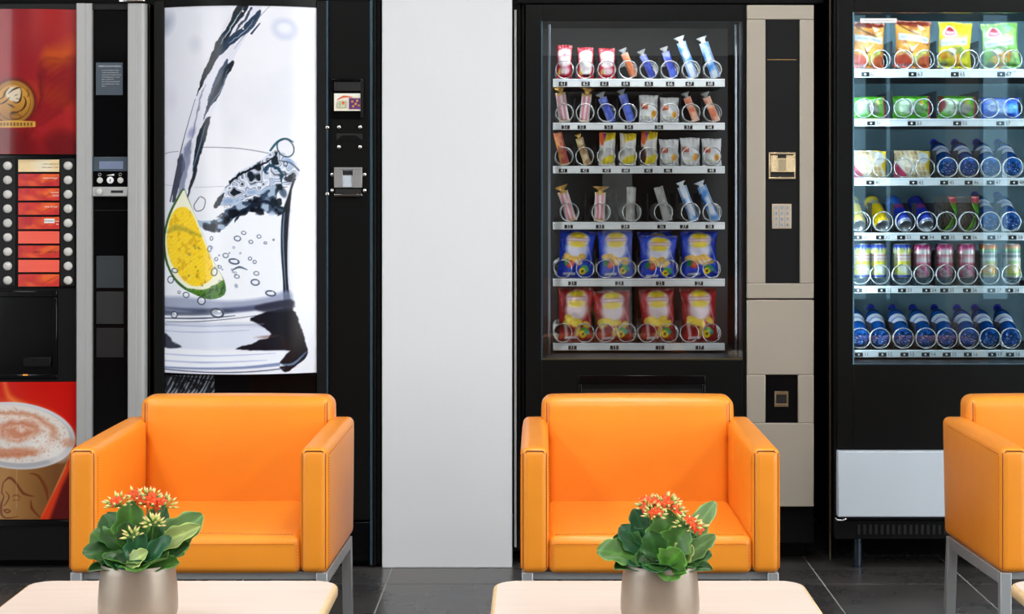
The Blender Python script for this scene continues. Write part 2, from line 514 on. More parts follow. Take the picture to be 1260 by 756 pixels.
def window(axis, c, u0, u1, zb, zt, n):
    WN[0] += 1
    def bx(mb, a0, a1, d0, d1, z0, z1):
        if axis == 'x': mb.box(c + d0, a0, z0, c + d1, a1, z1)
        else: mb.box(a0, c + d0, z0, a1, c + d1, z1)
    g = MB(); bx(g, u0 + .01, u1 - .01, -.004, .004, zb + .01, zt - .01)
    w_ = struct('window_%d' % WN[0], g, M['glass'])
    for (a0, a1, z0, z1) in [(u0, u1, zb, zb + .05), (u0, u1, zt - .05, zt)] + [(u0 + (u1 - u0 - .05) * k / n, u0 + (u1 - u0 - .05) * k / n + .05, zb + .05, zt - .05) for k in range(n + 1)]:
        f_ = MB(); bx(f_, a0, a1, -.03, .03, z0, z1); f_.build('window_bar', M['window_frame'], w_)
X = ROOM_X1; Yf = ROOM_Y0
win_wall('wall_right', 'x', X, X + .15, Yf, ROOM_Y1, [(-.75, 4.55)], .28, 2.72, M['wall_plaster']); window('x', X + .08, -.75, 4.55, .28, 2.72, 4)
win_wall('wall_left', 'x', ROOM_X0 - .15, ROOM_X0, Yf, ROOM_Y1, [(.35, 3.45)], .38, 2.62, M['wall_plaster']); window('x', ROOM_X0 - .08, .35, 3.45, .38, 2.62, 3)
FW = [(2.44, 2.72), (2.78, 2.92), (3.57, 3.88), (3.98, 4.65)]
win_wall('wall_front', 'y', Yf - .15, Yf, ROOM_X0, X, FW, .3, 2.72, M['wood_panel'])
for a_, b_ in FW: window('y', Yf - .08, a_, b_, .3, 2.72, 1)
struct('trim_2', MB().box(ROOM_X0, Yf, 2.34, 2.4, Yf + .02, ROOM_Z), M['wall_plaster'])
M['sand_paint'] = mat('sand_paint', (176, 156, 132), .7, var=.03)
struct('trim_3', MB().box(3.30, Yf, 0, 3.56, Yf + .04, ROOM_Z), M['sand_paint'])
struct('trim_4', MB().box(.52, Yf, 0, .76, Yf + .04, 1.45), M['wall_plaster'])
M['russet'] = mat('russet_wood', (132, 66, 34), .5, var=.15)
struct('trim_5', MB().box(ROOM_X0, Yf, 0, .50, Yf + .03, .52), M['russet']); struct('trim_6', MB().box(.78, Yf, 0, 2.4, Yf + .03, .52), M['russet'])

# white wall section between the machines
YW = Yof(382.5)
a = P(470, 699, YW); b_ = P(630, 0, YW)
struct('wall_column', MB().box(a.x, YW, 0, b_.x, YW + .10, ROOM_Z), M['white_paint'], bevel=.002)
struct('trim_1', MB().box(a.x + .02, YW + .10, 0, b_.x - .02, ROOM_Y1, ROOM_Z), M['dark_wall'])

# unseen ceiling lights, flush panels; the row by the front wall is added for light
M['lamp_glow'] = mat('lamp_glow', (255, 250, 240), .5, emit=(255, 250, 240), estr=6.0, var=.01)
cg = 'flush ceiling light panels'
for i, (x, y) in enumerate(LAMPS):
    lt = thing('ceiling_light', 'square white flush ceiling light panel above the lounge, out of view', 'ceiling light', (x, y, ROOM_Z), cg)
    MB().box(x - .31, y - .31, ROOM_Z - .03, x + .31, y + .31, ROOM_Z).build('housing', M['silver'], lt, bevel=.004)
    MB().box(x - .28, y - .28, ROOM_Z - .034, x + .28, y + .28, ROOM_Z - .0295).build('diffuser', M['lamp_glow'], lt)

# ------------------------------------------------------------------ orange armchairs
def leather():
    m = mat('orange_leather', (240, 146, 40), 0.36, spec=.45, var=.04, vscale=5, coat=.12, coat_rough=.25)
    n = m.node_tree.nodes; L = m.node_tree.links; b = n['Principled BSDF']
    t = n['Texture Coordinate']
    v = n.new('ShaderNodeTexVoronoi'); v.inputs['Scale'].default_value = 620
    n2 = n.new('ShaderNodeTexNoise'); n2.inputs['Scale'].default_value = 9; n2.inputs['Detail'].default_value = 3
    L.new(t.outputs['Object'], v.inputs['Vector']); L.new(t.outputs['Object'], n2.inputs['Vector'])
    b1 = n.new('ShaderNodeBump'); b1.inputs['Strength'].default_value = .12; b1.inputs['Distance'].default_value = .001
    b2 = n.new('ShaderNodeBump'); b2.inputs['Strength'].default_value = .22; b2.inputs['Distance'].default_value = .012
    L.new(n2.outputs['Fac'], b2.inputs['Height']); L.new(v.outputs['Distance'], b1.inputs['Height'])
    L.new(b2.outputs[0], b1.inputs['Normal']); L.new(b1.outputs[0], b.inputs['Normal'])
    return m
M['leather'] = leather()
M['piping'] = mat('seam_brown', (104, 46, 8), .6, var=.05)  # dark brown cord for piping and seams
M['thread'] = mat('thread', (196, 96, 14), .6, var=.05)
M['leg_metal'] = mat('leg_metal', (176, 178, 180), .38, metal=.55, var=.03, bump=.03, bscale=700)

def dashes(mb, pts, r=.0009, step=.0065, fill=.62):
    pts = [Vector(p) for p in pts]
    for a, b in zip(pts[:-1], pts[1:]):
        L_ = (b - a).length; n = max(int(L_ / step), 1)
        for i in range(n):
            p = a.lerp(b, i / n); q = a.lerp(b, (i + fill) / n)
            mb.tube([p, q], r, 4)

HW = .301; AW = .064; IN = HW - AW
def armchair(x, label):
    root = thing('armchair', label, 'chair', (0, 0, 0), 'orange leather armchairs')
    # seat
    def seat_def(p):
        t = (p.y - .0) / .53
        p.z -= .004 * t
        return p
    vs, fs = puff(.2365, .265, .0435, .016, .005, 14, seat_def, (0, .268, .3625))
    MB().add(vs, fs).build('seat', M['leather'], root, smooth=40)
    # back, leaning
    def back_def(p):
        t = (p.z - .33) / .34
        p.y += .022 * t
        if p.z < .58: p.x *= .95 + .05 * max(0, (p.z - .56) / .02) if p.z > .56 else .95
        return p
    vs, fs = puff(.2505, .052, .17, .024, .004, 26, back_def, (0, .575, .4995))
    bk = MB().add(vs, fs).build('backrest', M['leather'], root, smooth=40)
    # seams of the backrest front edge
    def bp(xx, z, off=0): return (xx, .523 + .022 * (z - .33) / .34 - .0006 + off, z)
    for sx in (-1, 1):
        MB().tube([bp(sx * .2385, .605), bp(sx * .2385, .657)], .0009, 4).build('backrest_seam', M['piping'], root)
    st = MB()
    for sx in (-1, 1): dashes(st, [bp(sx * .231, .41), bp(sx * .232, .655)])
    st.build('backrest_stitching', M['thread'], root)['kind'] = 'stuff'
    ss = MB()
    dashes(ss, [(-.225, -.0025, .389), (0, -.0062, .389), (.225, -.0025, .389)])
    dashes(ss, [(.228, .0005, .387), (.229, .0005, .33)]); dashes(ss, [(-.228, .0005, .387), (-.229, .0005, .33)])
    dashes(ss, [(-.22, .022, .4072), (0, .022, .4105), (.22, .022, .4072)])
    ss.build('seat_stitching', M['thread'], root)['kind'] = 'stuff'
    for sx in (-1, 1):
        cx = sx * (HW - AW / 2)
        def arm_def(p):
            t = min(max(p.y / .6, 0), 1)
            zz = (p.z - .321) / .29
            if zz < .5: p.z -= .019 * t * (1 - 2 * max(zz, 0)) if zz > 0 else .019 * t
            p.y += .028 * max(zz, 0) * t
            # the top rear corner is rounder than the others
            return p
        vs, fs = puff(AW / 2, .3, .1448, .016, .003, 14, arm_def, (cx, .3, .466))
        MB().add(vs, fs).build('armrest', M['leather'], root, smooth=40)
        # piping round the front face, stitches beside it
        pm = MB(); ox = cx + AW / 2 - .0095; ix = cx - AW / 2 + .0095; yy = -.0006
        top = .6005
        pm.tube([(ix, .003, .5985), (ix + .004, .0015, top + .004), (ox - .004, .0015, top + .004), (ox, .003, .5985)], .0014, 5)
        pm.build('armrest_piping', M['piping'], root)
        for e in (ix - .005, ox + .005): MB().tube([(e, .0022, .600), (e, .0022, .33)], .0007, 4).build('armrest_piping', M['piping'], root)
        sm = MB()
        outx = cx + sx * (AW / 2 + .0008)
        dashes(sm, [(outx, .016, .33), (outx, .016, .592)])
        dashes(sm, [(outx, .02, .5945), (outx, .56, .594)])
        innx = cx - sx * (AW / 2 + .0006)
        dashes(sm, [(innx, .016, .415), (innx, .016, .592)])
        sm.build('armrest_stitching', M['thread'], root)['kind'] = 'stuff'
    # steel frame: side rails, cross rails
    for sx in (-1, 1):
        xa, xb = sorted((sx * .299, sx * .273))
        MB().hexa([(xa, .0365, .291), (xb, .0365, .291), (xb, .556, .273), (xa, .556, .273), (xa, .0365, .3195), (xb, .0365, .3195), (xb, .556, .303), (xa, .556, .303)]).build('side_rail', M['leg_metal'], root, bevel=.0015)
    MB().box(-.273, .03, .3, .273, .05, .3195).build('cross_rail', M['leg_metal'], root, bevel=.0015)
    MB().box(-.273, .545, .282, .273, .565, .303).build('cross_rail', M['leg_metal'], root, bevel=.0015)
    for sx in (-1, 1):
        xa, xb = sorted((sx * .299, sx * .273))
        MB().box(xa, .01, 0, xb, .036, .3202).build('leg', M['leg_metal'], root, bevel=.0018)
        MB().hexa([(xa, .605, 0), (xb, .605, 0), (xb, .633, 0), (xa, .633, 0), (xa, .557, .302), (xb, .557, .302), (xb, .585, .3), (xa, .585, .3)]).build('leg', M['leg_metal'], root, bevel=.0018)
    return root
CH_Y = Yof(530)
chair_a = armchair(0, 'orange leather armchair in front of the water and hot drink machines, leftmost')
chair_a.location = (-.7915, CH_Y, 0)
dup(chair_a, (.2595, CH_Y, 0), (0, 0, 0), 'orange leather armchair in front of the snack machine, beside the white wall')
dup(chair_a, (1.3735, CH_Y, 0), (0, 0, 0), 'orange leather armchair cut off at the right edge, by the pale grey flap')

# ------------------------------------------------------------------ low tables
def maple(name, c1, c2, rough):
    m = mat(name, c1, rough, spec=.4, coat=.1, coat_rough=.2)
    n = m.node_tree.nodes; L = m.node_tree.links; b = n['Principled BSDF']; mp = n['Mapping']
    mp.inputs['Scale'].default_value = (1.6, 22, 22)
    a = n.new('ShaderNodeTexNoise'); a.inputs['Scale'].default_value = 1.5; a.inputs['Detail'].default_value = 8; a.inputs['Roughness'].default_value = .6
    L.new(mp.outputs[0], a.inputs['Vector'])
    r = n.new('ShaderNodeValToRGB'); r.color_ramp.elements[0].position = .3; r.color_ramp.elements[1].position = .7
    r.color_ramp.elements[0].color = (*srgb(c2), 1); r.color_ramp.elements[1].color = (*srgb(c1), 1)
    L.new(a.outputs['Fac'], r.inputs[0]); L.new(r.outputs[0], b.inputs['Base Color'])
    return m
M['maple'] = maple('pale_maple', (232, 215, 203), (224, 204, 190), .34)
M['maple_edge'] = maple('maple_edge', (234, 204, 160), (222, 186, 138), .4)

def rrect(x0, y0, x1, y1, r, n=8):
    pts = []
    for (cx, cy, a0) in ((x1 - r, y1 - r, 0), (x0 + r, y1 - r, 90), (x0 + r, y0 + r, 180), (x1 - r, y0 + r, 270)):
        for i in range(n + 1):
            a = math.radians(a0 + 90 * i / n); pts.append((cx + r * math.cos(a), cy + r * math.sin(a)))
    return pts
def table():
    root = thing('coffee_table', '', 'table', (0, 0, 0), 'low pale maple tables')
    h = .30
    def ringpts(inset, z): return [(x, y, z) for x, y in rrect(-h + inset, -h + inset, h - inset, h - inset, max(.05 - inset, .01))]
    N = 36
    prof = [(.0085, .4496), (.004, .4484), (.0012, .4455), (0, .441), (0, .431), (.0015, .4275), (.005, .4255), (.0085, .425)]
    eb = MB(); base = 0
    for ins, z in prof: eb.v += ringpts(ins, z)
    for i in range(len(prof) - 1):
        for k in range(N): eb.f.append((i * N + k, i * N + (k + 1) % N, (i + 1) * N + (k + 1) % N, (i + 1) * N + k)); eb.m.append(0)
    eb.build('edge_band', M['maple_edge'], root, smooth=60)
    tb = MB(); tb.v = ringpts(.0084, .45) + ringpts(.0084, .4252)
    tb.f = [tuple(range(N)), tuple(range(N, 2 * N))[::-1]] + [(k, (k + 1) % N, N + (k + 1) % N, N + k) for k in range(N)]; tb.m = [0] * len(tb.f)
    tb.build('tabletop', M['maple'], root)
    for sx in (-1, 1):
        for sy in (-1, 1):
            x, y = sx * .25, sy * .25
            MB().box(x - .018, y - .018, 0, x + .018, y + .018, .425).build('leg', M['leg_metal'], root, bevel=.002)
    for y in (-.262, .24): MB().box(-.232, y, .395, .232, y + .022, .4245).build('apron', M['leg_metal'], root, bevel=.0015)
    return root
TY = Yof(632) - .30
tb = table(); tb.location = (-.686, TY, 0); tb['label'] = 'pale maple low table with rounded corners in front of the leftmost armchair'
dup(tb, (.2125, TY, 0), (0, 0, 0), 'pale maple low table in front of the middle armchair by the snack machine')
dup(tb, (1.208, TY, 0), (0, 0, 0), 'pale maple low table of which only a corner shows, bottom right')

# ------------------------------------------------------------------ flowering plants
M['pot'] = mat('pot_glaze', (152, 136, 121), .33, metal=.35, spec=.5, var=.1, vscale=14, bump=.05, bscale=30)
M['soil'] = mat('soil', (44, 32, 24), .95, bump=.8, bscale=120, var=.3, vscale=60)
M['leaf'] = mat('leaf', (52, 92, 44), .36, spec=.5, attr=True, bump=.1, bscale=70, var=.14, vscale=25)
M['stem'] = mat('stem', (96, 128, 62), .5, var=.1)
M['petal'] = mat('petal', (240, 76, 34), .45, spec=.3, var=.12, vscale=90)
M['petal_eye'] = mat('petal_eye', (250, 190, 60), .5, var=.05)
M['bud'] = mat('bud', (214, 214, 130), .5, attr=True, var=.05)

def leaf_mesh(width, length, shade, seed, cup=.25, droop=.25):
    """scalloped broad succulent leaf along +Y, face up +Z"""
    rng = random.Random(seed); nu, nv = 11, 22
    Pn = np.zeros((nv, nu, 3)); Cn = np.zeros((nv, nu, 3))
    base = np.array(shade, float)
    for j in range(nv):
        v = j / (nv - 1)
        w = width * .62 * (max(math.sin(math.pi * min((v * .96) ** .9, 1.0)), 0) ** .6) * (.4 + .6 * min(1, v * 2.4))
        if v > .0: w = max(w, width * .035)
        if j == nv - 1: w = width * .12
        sc = 1 + .15 * math.cos(v * 2 * math.pi * 3.5)
        for i in range(nu):
            u = i / (nu - 1) * 2 - 1
            x = u * w * (sc if abs(u) > .8 else 1)
            z = cup * abs(u) ** 1.6 * w - droop * length * v * v + .02 * length * math.sin(v * 9 + u * 3 + seed)
            Pn[j, i] = (x, v * length, z)
            vein = 1 + .22 * math.exp(-(u * 9) ** 2) + .12 * (abs(math.sin((v * 6 - abs(u) * 1.6) * math.pi)) < .12)
            edge = 1.0 + .3 * (abs(u) > .9)
            Cn[j, i] = base * vein * edge
    return Pn, Cn
def leaf(parent, B, Tt, width, shade, roll=0, seed=1, cup=.3, droop=.15, face=(0, -.7, .7)):
    B = Vector(B); Tt = Vector(Tt); L_ = (Tt - B).length
    Pn, Cn = leaf_mesh(width, L_, shade, seed, cup, droop)
    yv = (Tt - B).normalized(); f = Vector(face); xv = yv.cross(f).normalized(); zv = xv.cross(yv)
    R = Matrix((xv, yv, zv)).transposed() @ Matrix.Rotation(roll, 3, 'Y')
    Q = np.array(R) @ Pn.reshape(-1, 3).T
    Pn = (Q.T + np.array(B)).reshape(Pn.shape)
    o = grid_mesh('leaf', Pn, Cn, M['leaf'], parent)
    so = o.modifiers.new('thickness', 'SOLIDIFY'); so.thickness = .0011
    ss = o.modifiers.new('smooth', 'SUBSURF'); ss.levels = 1; ss.render_levels = 1
    return o

PROTO = {}
def flower_me():
    if 'f' in PROTO: return PROTO['f']
    mb = MB()
    for k in range(4):
        a = k * math.pi / 2; c, s_ = math.cos(a), math.sin(a)
        pts = [(0, 0, 0), (-.0022, .003, .0006), (-.0026, .006, .0), (-.0012, .0086, -.001), (0, .0092, -.0013), (.0012, .0086, -.001), (.0026, .006, 0), (.0022, .003, .0006)]
        mb.add([(x * c - y * s_, x * s_ + y * c, z) for x, y, z in pts], [(0, 1, 2, 7), (2, 3, 6, 7), (3, 4, 5, 6)][0:0] + [(0, 1, 2, 3, 4, 5, 6, 7)])
    mb.mat(1).lathe([(.0013, -.006), (.0012, 0), (.0001, .0016)], (0, 0, 0), 6)
    o = mb.build('flower', [M['petal'], M['petal_eye']]); me = o.data; bpy.data.objects.remove(o); PROTO['f'] = me; return me
def bud_me():
    if 'b' in PROTO: return PROTO['b']
    n = 6; hs = [(.0006, 0), (.0018, .002), (.0017, .005), (.0012, .0075), (.0002, .0105)]
    Pn = np.array([[(r * math.cos(2 * math.pi * k / n), r * math.sin(2 * math.pi * k / n), h) for k in range(n + 1)] for r, h in hs])
    cs = [(120, 150, 60), (176, 192, 88), (222, 226, 140), (240, 216, 150), (244, 130, 84)]
    Cn = np.array([[c] * (n + 1) for c in cs], float)
    o = grid_mesh('bud', Pn, Cn, M['bud']); me = o.data; bpy.data.objects.remove(o); PROTO['b'] = me; return me

def cluster(parent, base, c, rad, nfl, nbud, seed, flat=.7):
    """umbel: stalk from base to centre c, buds and open flowers on short stalks"""
    rng = random.Random(seed); c = Vector(c); base = Vector(base)
    mb = MB()
    hub = c - Vector((0, 0, rad * .9))
    mb.tube([base, base.lerp(hub, .5) + Vector((0.002, 0, 0)), hub], [.0018, .0016, .0013], 6)
    spots = []
    tot = nfl + nbud
    for i in range(tot):
        th = i * 2.39996; ph = math.acos(1 - (i + .5) / tot * 1.15)
        d = Vector((math.sin(ph) * math.cos(th), math.sin(ph) * math.sin(th), math.cos(ph) * flat))
        p = hub + Vector((d.x * rad, d.y * rad, d.z * rad * 1.25 + rad * .1)) * rng.uniform(.85, 1.1)
        mb.tube([hub + Vector((d.x, d.y, 0)) * rad * .1, (hub + p) / 2 - Vector((0, 0, rad * .08)), p], .0006, 4)
        spots.append((p, (p - hub).normalized()))
    st = mb.build('flower_cluster', M['stem'], parent)
    rng.shuffle(spots)
    # open flowers sit on the upper front
    spots.sort(key=lambda t: -(t[1].z * .9 - t[1].y * .5 + rng.uniform(-.45, .45)))
    for i, (p, d) in enumerate(spots):
        nm, me = ('flower', flower_me()) if i < nfl else ('bud', bud_me())
        o = bpy.data.objects.new(nm, me); COL.objects.link(o); o.parent = st
        dd = (d + Vector((0, -.55 if i < nfl else -.15, 0))).normalized()
        o.rotation_euler = dd.to_track_quat('Z', 'Y').to_euler(); o.location = p
        sc = rng.uniform(.9, 1.15) if i < nfl else rng.uniform(1.0, 1.4); o.scale = (sc, sc, sc)

G1, G2, G3, G4 = (48, 88, 38), (74, 114, 48), (108, 140, 84), (36, 84, 48)
GY = (150, 166, 96)
def plant(cpx, label, leaves, clusters, seed):
    YP = Yof(705); s = 705.0
    cx = (cpx - CX) / s; z0 = .45
    root = thing('potted_plant', label, 'potted plant', (cx, YP, z0), 'flowering plants in grey pots')
    prof = [(.0001, 0), (.052, 0), (.058, .003), (.0655, .013), (.0688, .028), (.0688, .045), (.0672, .07), (.0645, .094), (.0632, .1075), (.0625, .1085),
            (.061, .108), (.0605, .1), (.062, .085)]
    MB().lathe(prof, (cx, YP, z0), 48).build('pot', M['pot'], root, smooth=50)
    MB().lathe([(.0619, .09), (.05, .094), (.02, .097), (.0001, .098)], (cx, YP, z0), 24).build('soil', M['soil'], root, smooth=60)
    rng = random.Random(seed)
    # hidden filling leaves in a low rosette
    for i in range(16):
        a = i * 2.4 + .3; r = .022; z = z0 + .098
        B = (cx + r * math.cos(a), YP + r * math.sin(a), z)
        L_ = rng.uniform(.055, .07); el = rng.uniform(.15, .75)
        Tt = (cx + (r + L_ * math.cos(el)) * math.cos(a), YP + (r + L_ * math.cos(el)) * math.sin(a) * .9, z + L_ * math.sin(el))
        leaf(root, B, Tt, rng.uniform(.036, .048), rng.choice((G1, G1, G2, G4)), rng.uniform(-.3, .3), seed * 50 + i, face=(0, 0, 1))
    for i, (bx, by, tx, ty, wd, dep, depb, shade, roll, face) in enumerate(leaves):
        B = P(bx, by, YP + depb); Tt = P(tx, ty, YP + dep)
        leaf(root, B, Tt, wd / s, shade, roll, seed * 70 + i, face=face)
    for i, (bx, by, x, y, r, nf, nb, dep) in enumerate(clusters):
        cluster(root, P(bx, by, YP), P(x, y, YP + dep), r / s, nf, nb, seed * 90 + i)
    return root
UP = (0, -.55, .8); FR = (0, -1, .15); DN = (0, -.9, -.2)
plant(170, 'grey pot with a red kalanchoe, one big leaf to the right, on the left table',
      [(182, 690, 244, 634, 36, -.01, .0, G3, .25, (-.3, -.9, .5)), (180, 680, 240, 646, 22, -.03, -.01, GY, -.2, (0, -1, .4)),
       (150, 690, 105, 674, 30, -.03, .0, G1, -.1, UP), (155, 685, 112, 655, 32, .0, .0, G2, .1, FR), (158, 680, 128, 632, 34, .01, .0, G1, .2, FR),
       (165, 685, 158, 622, 36, -.035, -.01, G2, .0, FR), (170, 685, 200, 622, 30, .03, .0, G1, -.2, FR),
       (178, 694, 226, 668, 30, -.03, -.0, G1, .2, UP), (178, 697, 216, 690, 22, -.05, -.02, G2, .1, UP), (165, 692, 172, 697, 34, -.075, -.02, G2, 0, UP),
       (175, 697, 205, 660, 20, -.06, -.045, G4, -.5, FR), (160, 700, 130, 684, 26, -.05, -.03, G1, 0, UP), (170, 700, 168, 655, 26, -.05, -.04, G4, .1, FR),
       (155, 700, 178, 678, 20, -.06, -.05, GY, .2, UP), (160, 670, 155, 645, 26, -.045, -.03, G1, 0, FR), (188, 690, 192, 645, 24, -.035, -.02, G1, -.2, FR)],
      [(168, 668, 146, 613, 12, 4, 22, -.02), (176, 668, 182, 607, 15, 7, 30, .0), (180, 668, 201, 615, 11, 4, 18, .0), (168, 668, 166, 606, 8, 3, 9, .0),
       (180, 688, 189, 639, 9, 0, 22, -.05), (165, 690, 163, 655, 7, 0, 13, -.055)], 3)
plant(812, 'grey pot with a red kalanchoe, leaves spread left and right, on the middle table',
      [(825, 690, 879, 618, 24, .0, .0, G3, .2, (-.2, -.9, .5)), (800, 690, 738, 672, 36, -.02, .0, G2, -.1, UP), (800, 685, 764, 648, 26, .0, .0, G4, .1, FR),
       (798, 690, 754, 664, 36, -.0, .0, G1, .05, FR), (812, 690, 822, 630, 36, -.035, -.02, G2, .1, FR), (800, 680, 782, 626, 26, .01, .0, G4, .1, FR),
       (830, 695, 878, 660, 20, -.03, -.01, G3, -.2, FR), (830, 694, 874, 678, 24, -.02, -.01, G1, .1, UP), (828, 700, 822, 710, 30, -.085, -.03, G2, 0, UP),
       (820, 690, 842, 650, 34, -.045, -.03, G2, -.35, FR), (810, 690, 800, 656, 28, -.05, -.035, G1, 0, FR), (808, 694, 812, 700, 26, -.07, -.04, G1, 0, UP),
       (815, 700, 838, 680, 34, -.07, -.055, (78, 130, 44), .2, FR), (800, 696, 784, 690, 28, -.05, -.03, G1, 0, UP), (832, 690, 852, 658, 26, -.01, 0, G4, -.2, FR),
       (830, 690, 850, 672, 22, -.045, -.03, GY, -.2, FR), (820, 680, 846, 632, 20, .02, 0, G1, 0, FR)],
      [(800, 668, 799, 615, 13, 7, 22, -.01), (812, 668, 818, 612, 16, 8, 30, .0), (818, 672, 828, 626, 11, 5, 18, .0), (820, 680, 845, 638, 12, 6, 22, -.03),
       (835, 685, 858, 645, 8, 4, 9, -.03), (808, 670, 806, 627, 10, 3, 16, -.03)], 5)
# ------------------------------------------------------------------ prints on the two left machines
M['print_gloss'] = mat('print_gloss', rough=.16, spec=.45, attr=True, coat=.35, coat_rough=.03, var=.01)
M['print_lit'] = mat('print_lit', rough=.2, spec=.4, attr=True, emit_attr=.27, coat=.2, coat_rough=.05, var=.004)
M['print_soft'] = mat('print_soft', rough=.4, spec=.35, attr=True, var=.01)

def panel(name, art, px0, py0, px1, py1, Y, m, parent, bulge=0.0, nx=None, ny=None):
    """a print as a sheet with its own thickness; art sampled to a fine grid"""
    nx = nx or art.nx; ny = ny or art.ny
    C = art.at(nx, ny)
    a = P(px0, py0, Y); b = P(px1, py1, Y)
    u = np.linspace(0, 1, nx); v = np.linspace(0, 1, ny)
    U, V = np.meshgrid(u, v)
    Pn = np.stack([a.x + (b.x - a.x) * U, Y - bulge * (1 - (2 * U - 1) ** 2), a.z + (b.z - a.z) * V], -1)
    o = grid_mesh(name, Pn, C, m, parent, smooth=True, flip=True)
    return o

def art_water():
    A = Art(202, 8, 389, 462, (222, 223, 231), 1.5)
    X, Y = A.X, A.Y
    A.blend(np.clip(1 - (X - 202) / 95, 0, 1) * .75, (196, 200, 213))
    A.blend(np.exp(-((X - 300) / 60) ** 2 - ((Y - 300) / 90) ** 2) * .8, (236, 238, 242))
    A.noise((205, 209, 222), 60, 5, .45, .75, .35)
    A.ell(205, 28, 8, 12, (120, 132, 155), .6, .4, 12); A.ell(243, 55, 7, 9, (190, 195, 208), .7, 0, 9)
    A.ell(212, 122, 6, 14, (190, 186, 206), .5, 0, 10)
    A.ring(352, 36, 15, 13, 7, (176, 186, 214), .55, .3, 7); A.ell(352, 34, 7, 5, (222, 226, 236), .8, 0, 5)
    D = (14, 22, 32); N = (24, 44, 66); TEAL = (20, 70, 88); LAV = (170, 176, 200)
    c3 = lambda p: [(180 + x / 3.02, y / 3.02) for x, y in p]
    c5 = lambda p: [(180 + x / 2.907, 230 + y / 2.907) for x, y in p]
    # glass rim
    A.stroke(c3([(65, 575), (90, 568), (125, 565)]), .6, (70, 84, 104), .9)
    A.stroke(c3([(215, 550), (330, 553), (400, 561), (465, 573)]), .7, (52, 64, 88), .9)
    A.stroke(c3([(65, 690), (130, 695)]), .5, (140, 146, 168), .8); A.stroke(c3([(190, 700), (300, 696)]), .5, (140, 146, 168), .8)
    # pour of water
    A.poly(c3([(355, 22), (440, 22), (400, 110), (345, 205), (325, 260), (280, 370), (245, 460), (215, 570), (165, 755), (95, 755), (125, 590), (150, 500), (185, 390), (215, 290), (270, 160)]), (206, 208, 222), .8, 2)
    A.warp(2.0, 9, 3)
    A.poly(c3([(352, 22), (392, 22), (372, 62), (335, 112), (300, 182), (270, 232), (236, 292), (203, 345), (213, 300), (238, 242), (272, 162), (308, 108), (332, 62)]), D, .95)
    A.poly(c3([(432, 38), (436, 56), (402, 108), (352, 152), (302, 194), (268, 230), (298, 160), (348, 120), (398, 74)]), N, .95)
    A.poly(c3([(332, 228), (337, 246), (302, 312), (268, 382), (232, 410), (258, 350), (288, 290), (312, 250)]), D, .95)
    A.poly(c3([(250, 436), (242, 480), (217, 570), (192, 660), (160, 755), (172, 680), (180, 650), (192, 560), (205, 500), (222, 460)]), D, .95)
    A.poly(c3([(140, 575), (152, 620), (128, 700), (108, 755), (98, 750), (108, 680), (122, 600)]), (34, 40, 58), .9)
    A.stroke(c3([(365, 35), (340, 85), (300, 140), (272, 200)]), [.5, 2, 1.5, .5], TEAL, .8)
    A.stroke(c3([(372, 30), (330, 100), (290, 165)]), [.4, 1.2, .4], (200, 206, 224), .9)
    A.stroke(c3([(410, 80), (370, 125), (320, 165)]), [.4, 1.2, .4], (150, 170, 200), .9)
    A.stroke(c3([(320, 262), (290, 330), (250, 400)]), [.4, 1.4, .4], (110, 140, 175), .8)
    A.warp(0, 1)
    A.stroke(c3([(192, 370), (152, 500), (126, 600), (104, 700), (92, 752)]), [.6, 1, 1.6, 2.2, 2], (40, 48, 72), .9)
    A.stroke(c3([(432, 90), (402, 128)]), [1.4, 2.6], N, .9); A.stroke(c3([(470, 22), (440, 55), (380, 130), (340, 185)]), [.5, .9, .5], (90, 98, 120), .7)
    A.ell(180 + 178 / 3.02, 495 / 3.02, 4, 7, (120, 124, 170), .7, .5, 4); A.ell(180 + 160 / 3.02, 560 / 3.02, 5, 9, (130, 134, 160), .6, .5, 5)
    A.stroke(c3([(230, 470), (205, 560), (180, 640)]), [.5, 1.3, .5], (120, 150, 190), .8)
    for x, y in ((371, 45), (372, 110)): A.ell(180 + x / 3.02, y / 3.02, 1.1, 1.1, (255, 240, 220), .9)
    A.warp(2.5, 8, 91)
    A.poly(c3([(300, 235), (318, 225), (290, 300), (262, 350), (238, 420), (226, 452), (236, 380), (262, 310)]), (34, 50, 72), .85, 1)
    A.poly(c3([(150, 560), (176, 520), (172, 600), (150, 690), (130, 752), (118, 752), (136, 660)]), (90, 100, 130), .7, 2)
    A.stroke(c3([(232, 320), (205, 400), (186, 480), (168, 560)]), [.8, 2.2, 1.6, .8], (84, 94, 122), .7, 1.4)
    A.stroke(c3([(262, 200), (225, 290), (200, 360)]), [2.2, 3.4, 1], D, .9); A.stroke(c3([(400, 30), (380, 75), (345, 120)]), [2.4, 3.2, 1.4], (26, 36, 52), .85)
    A.warp(0, 1)
    # splash at the rim
    A.poly(c3([(470, 570), (505, 565), (548, 600), (572, 634), (556, 690), (520, 690), (500, 712), (440, 745), (380, 765), (270, 765), (296, 715), (322, 680), (358, 640), (428, 608)]), (188, 196, 214), .95, 1.4)
    A.warp(4.0, 8, 11)
    n = vnoise(A.ny, A.nx, 10 * A.k, 21, 2); msk = A.polym(smooth_pts(c3([(472, 572), (505, 568), (548, 602), (560, 640), (540, 680), (500, 712), (440, 745), (380, 765), (275, 765), (300, 712), (325, 680), (360, 640), (428, 608)]), True), 2)
    A.blend(msk * np.clip((.36 - n) * 9, 0, 1), (120, 150, 190), .8); A.blend(msk * np.clip((n - .64) * 14, 0, 1), D, .95); A.blend(msk * np.clip(1 - abs(n - .56) * 34, 0, 1), D, .95); A.blend(msk * np.clip(1 - abs(n - .38) * 46, 0, 1), N, .9)
    A.blend(msk * np.clip(1 - abs(n - .47) * 40, 0, 1), (246, 248, 252), .8)
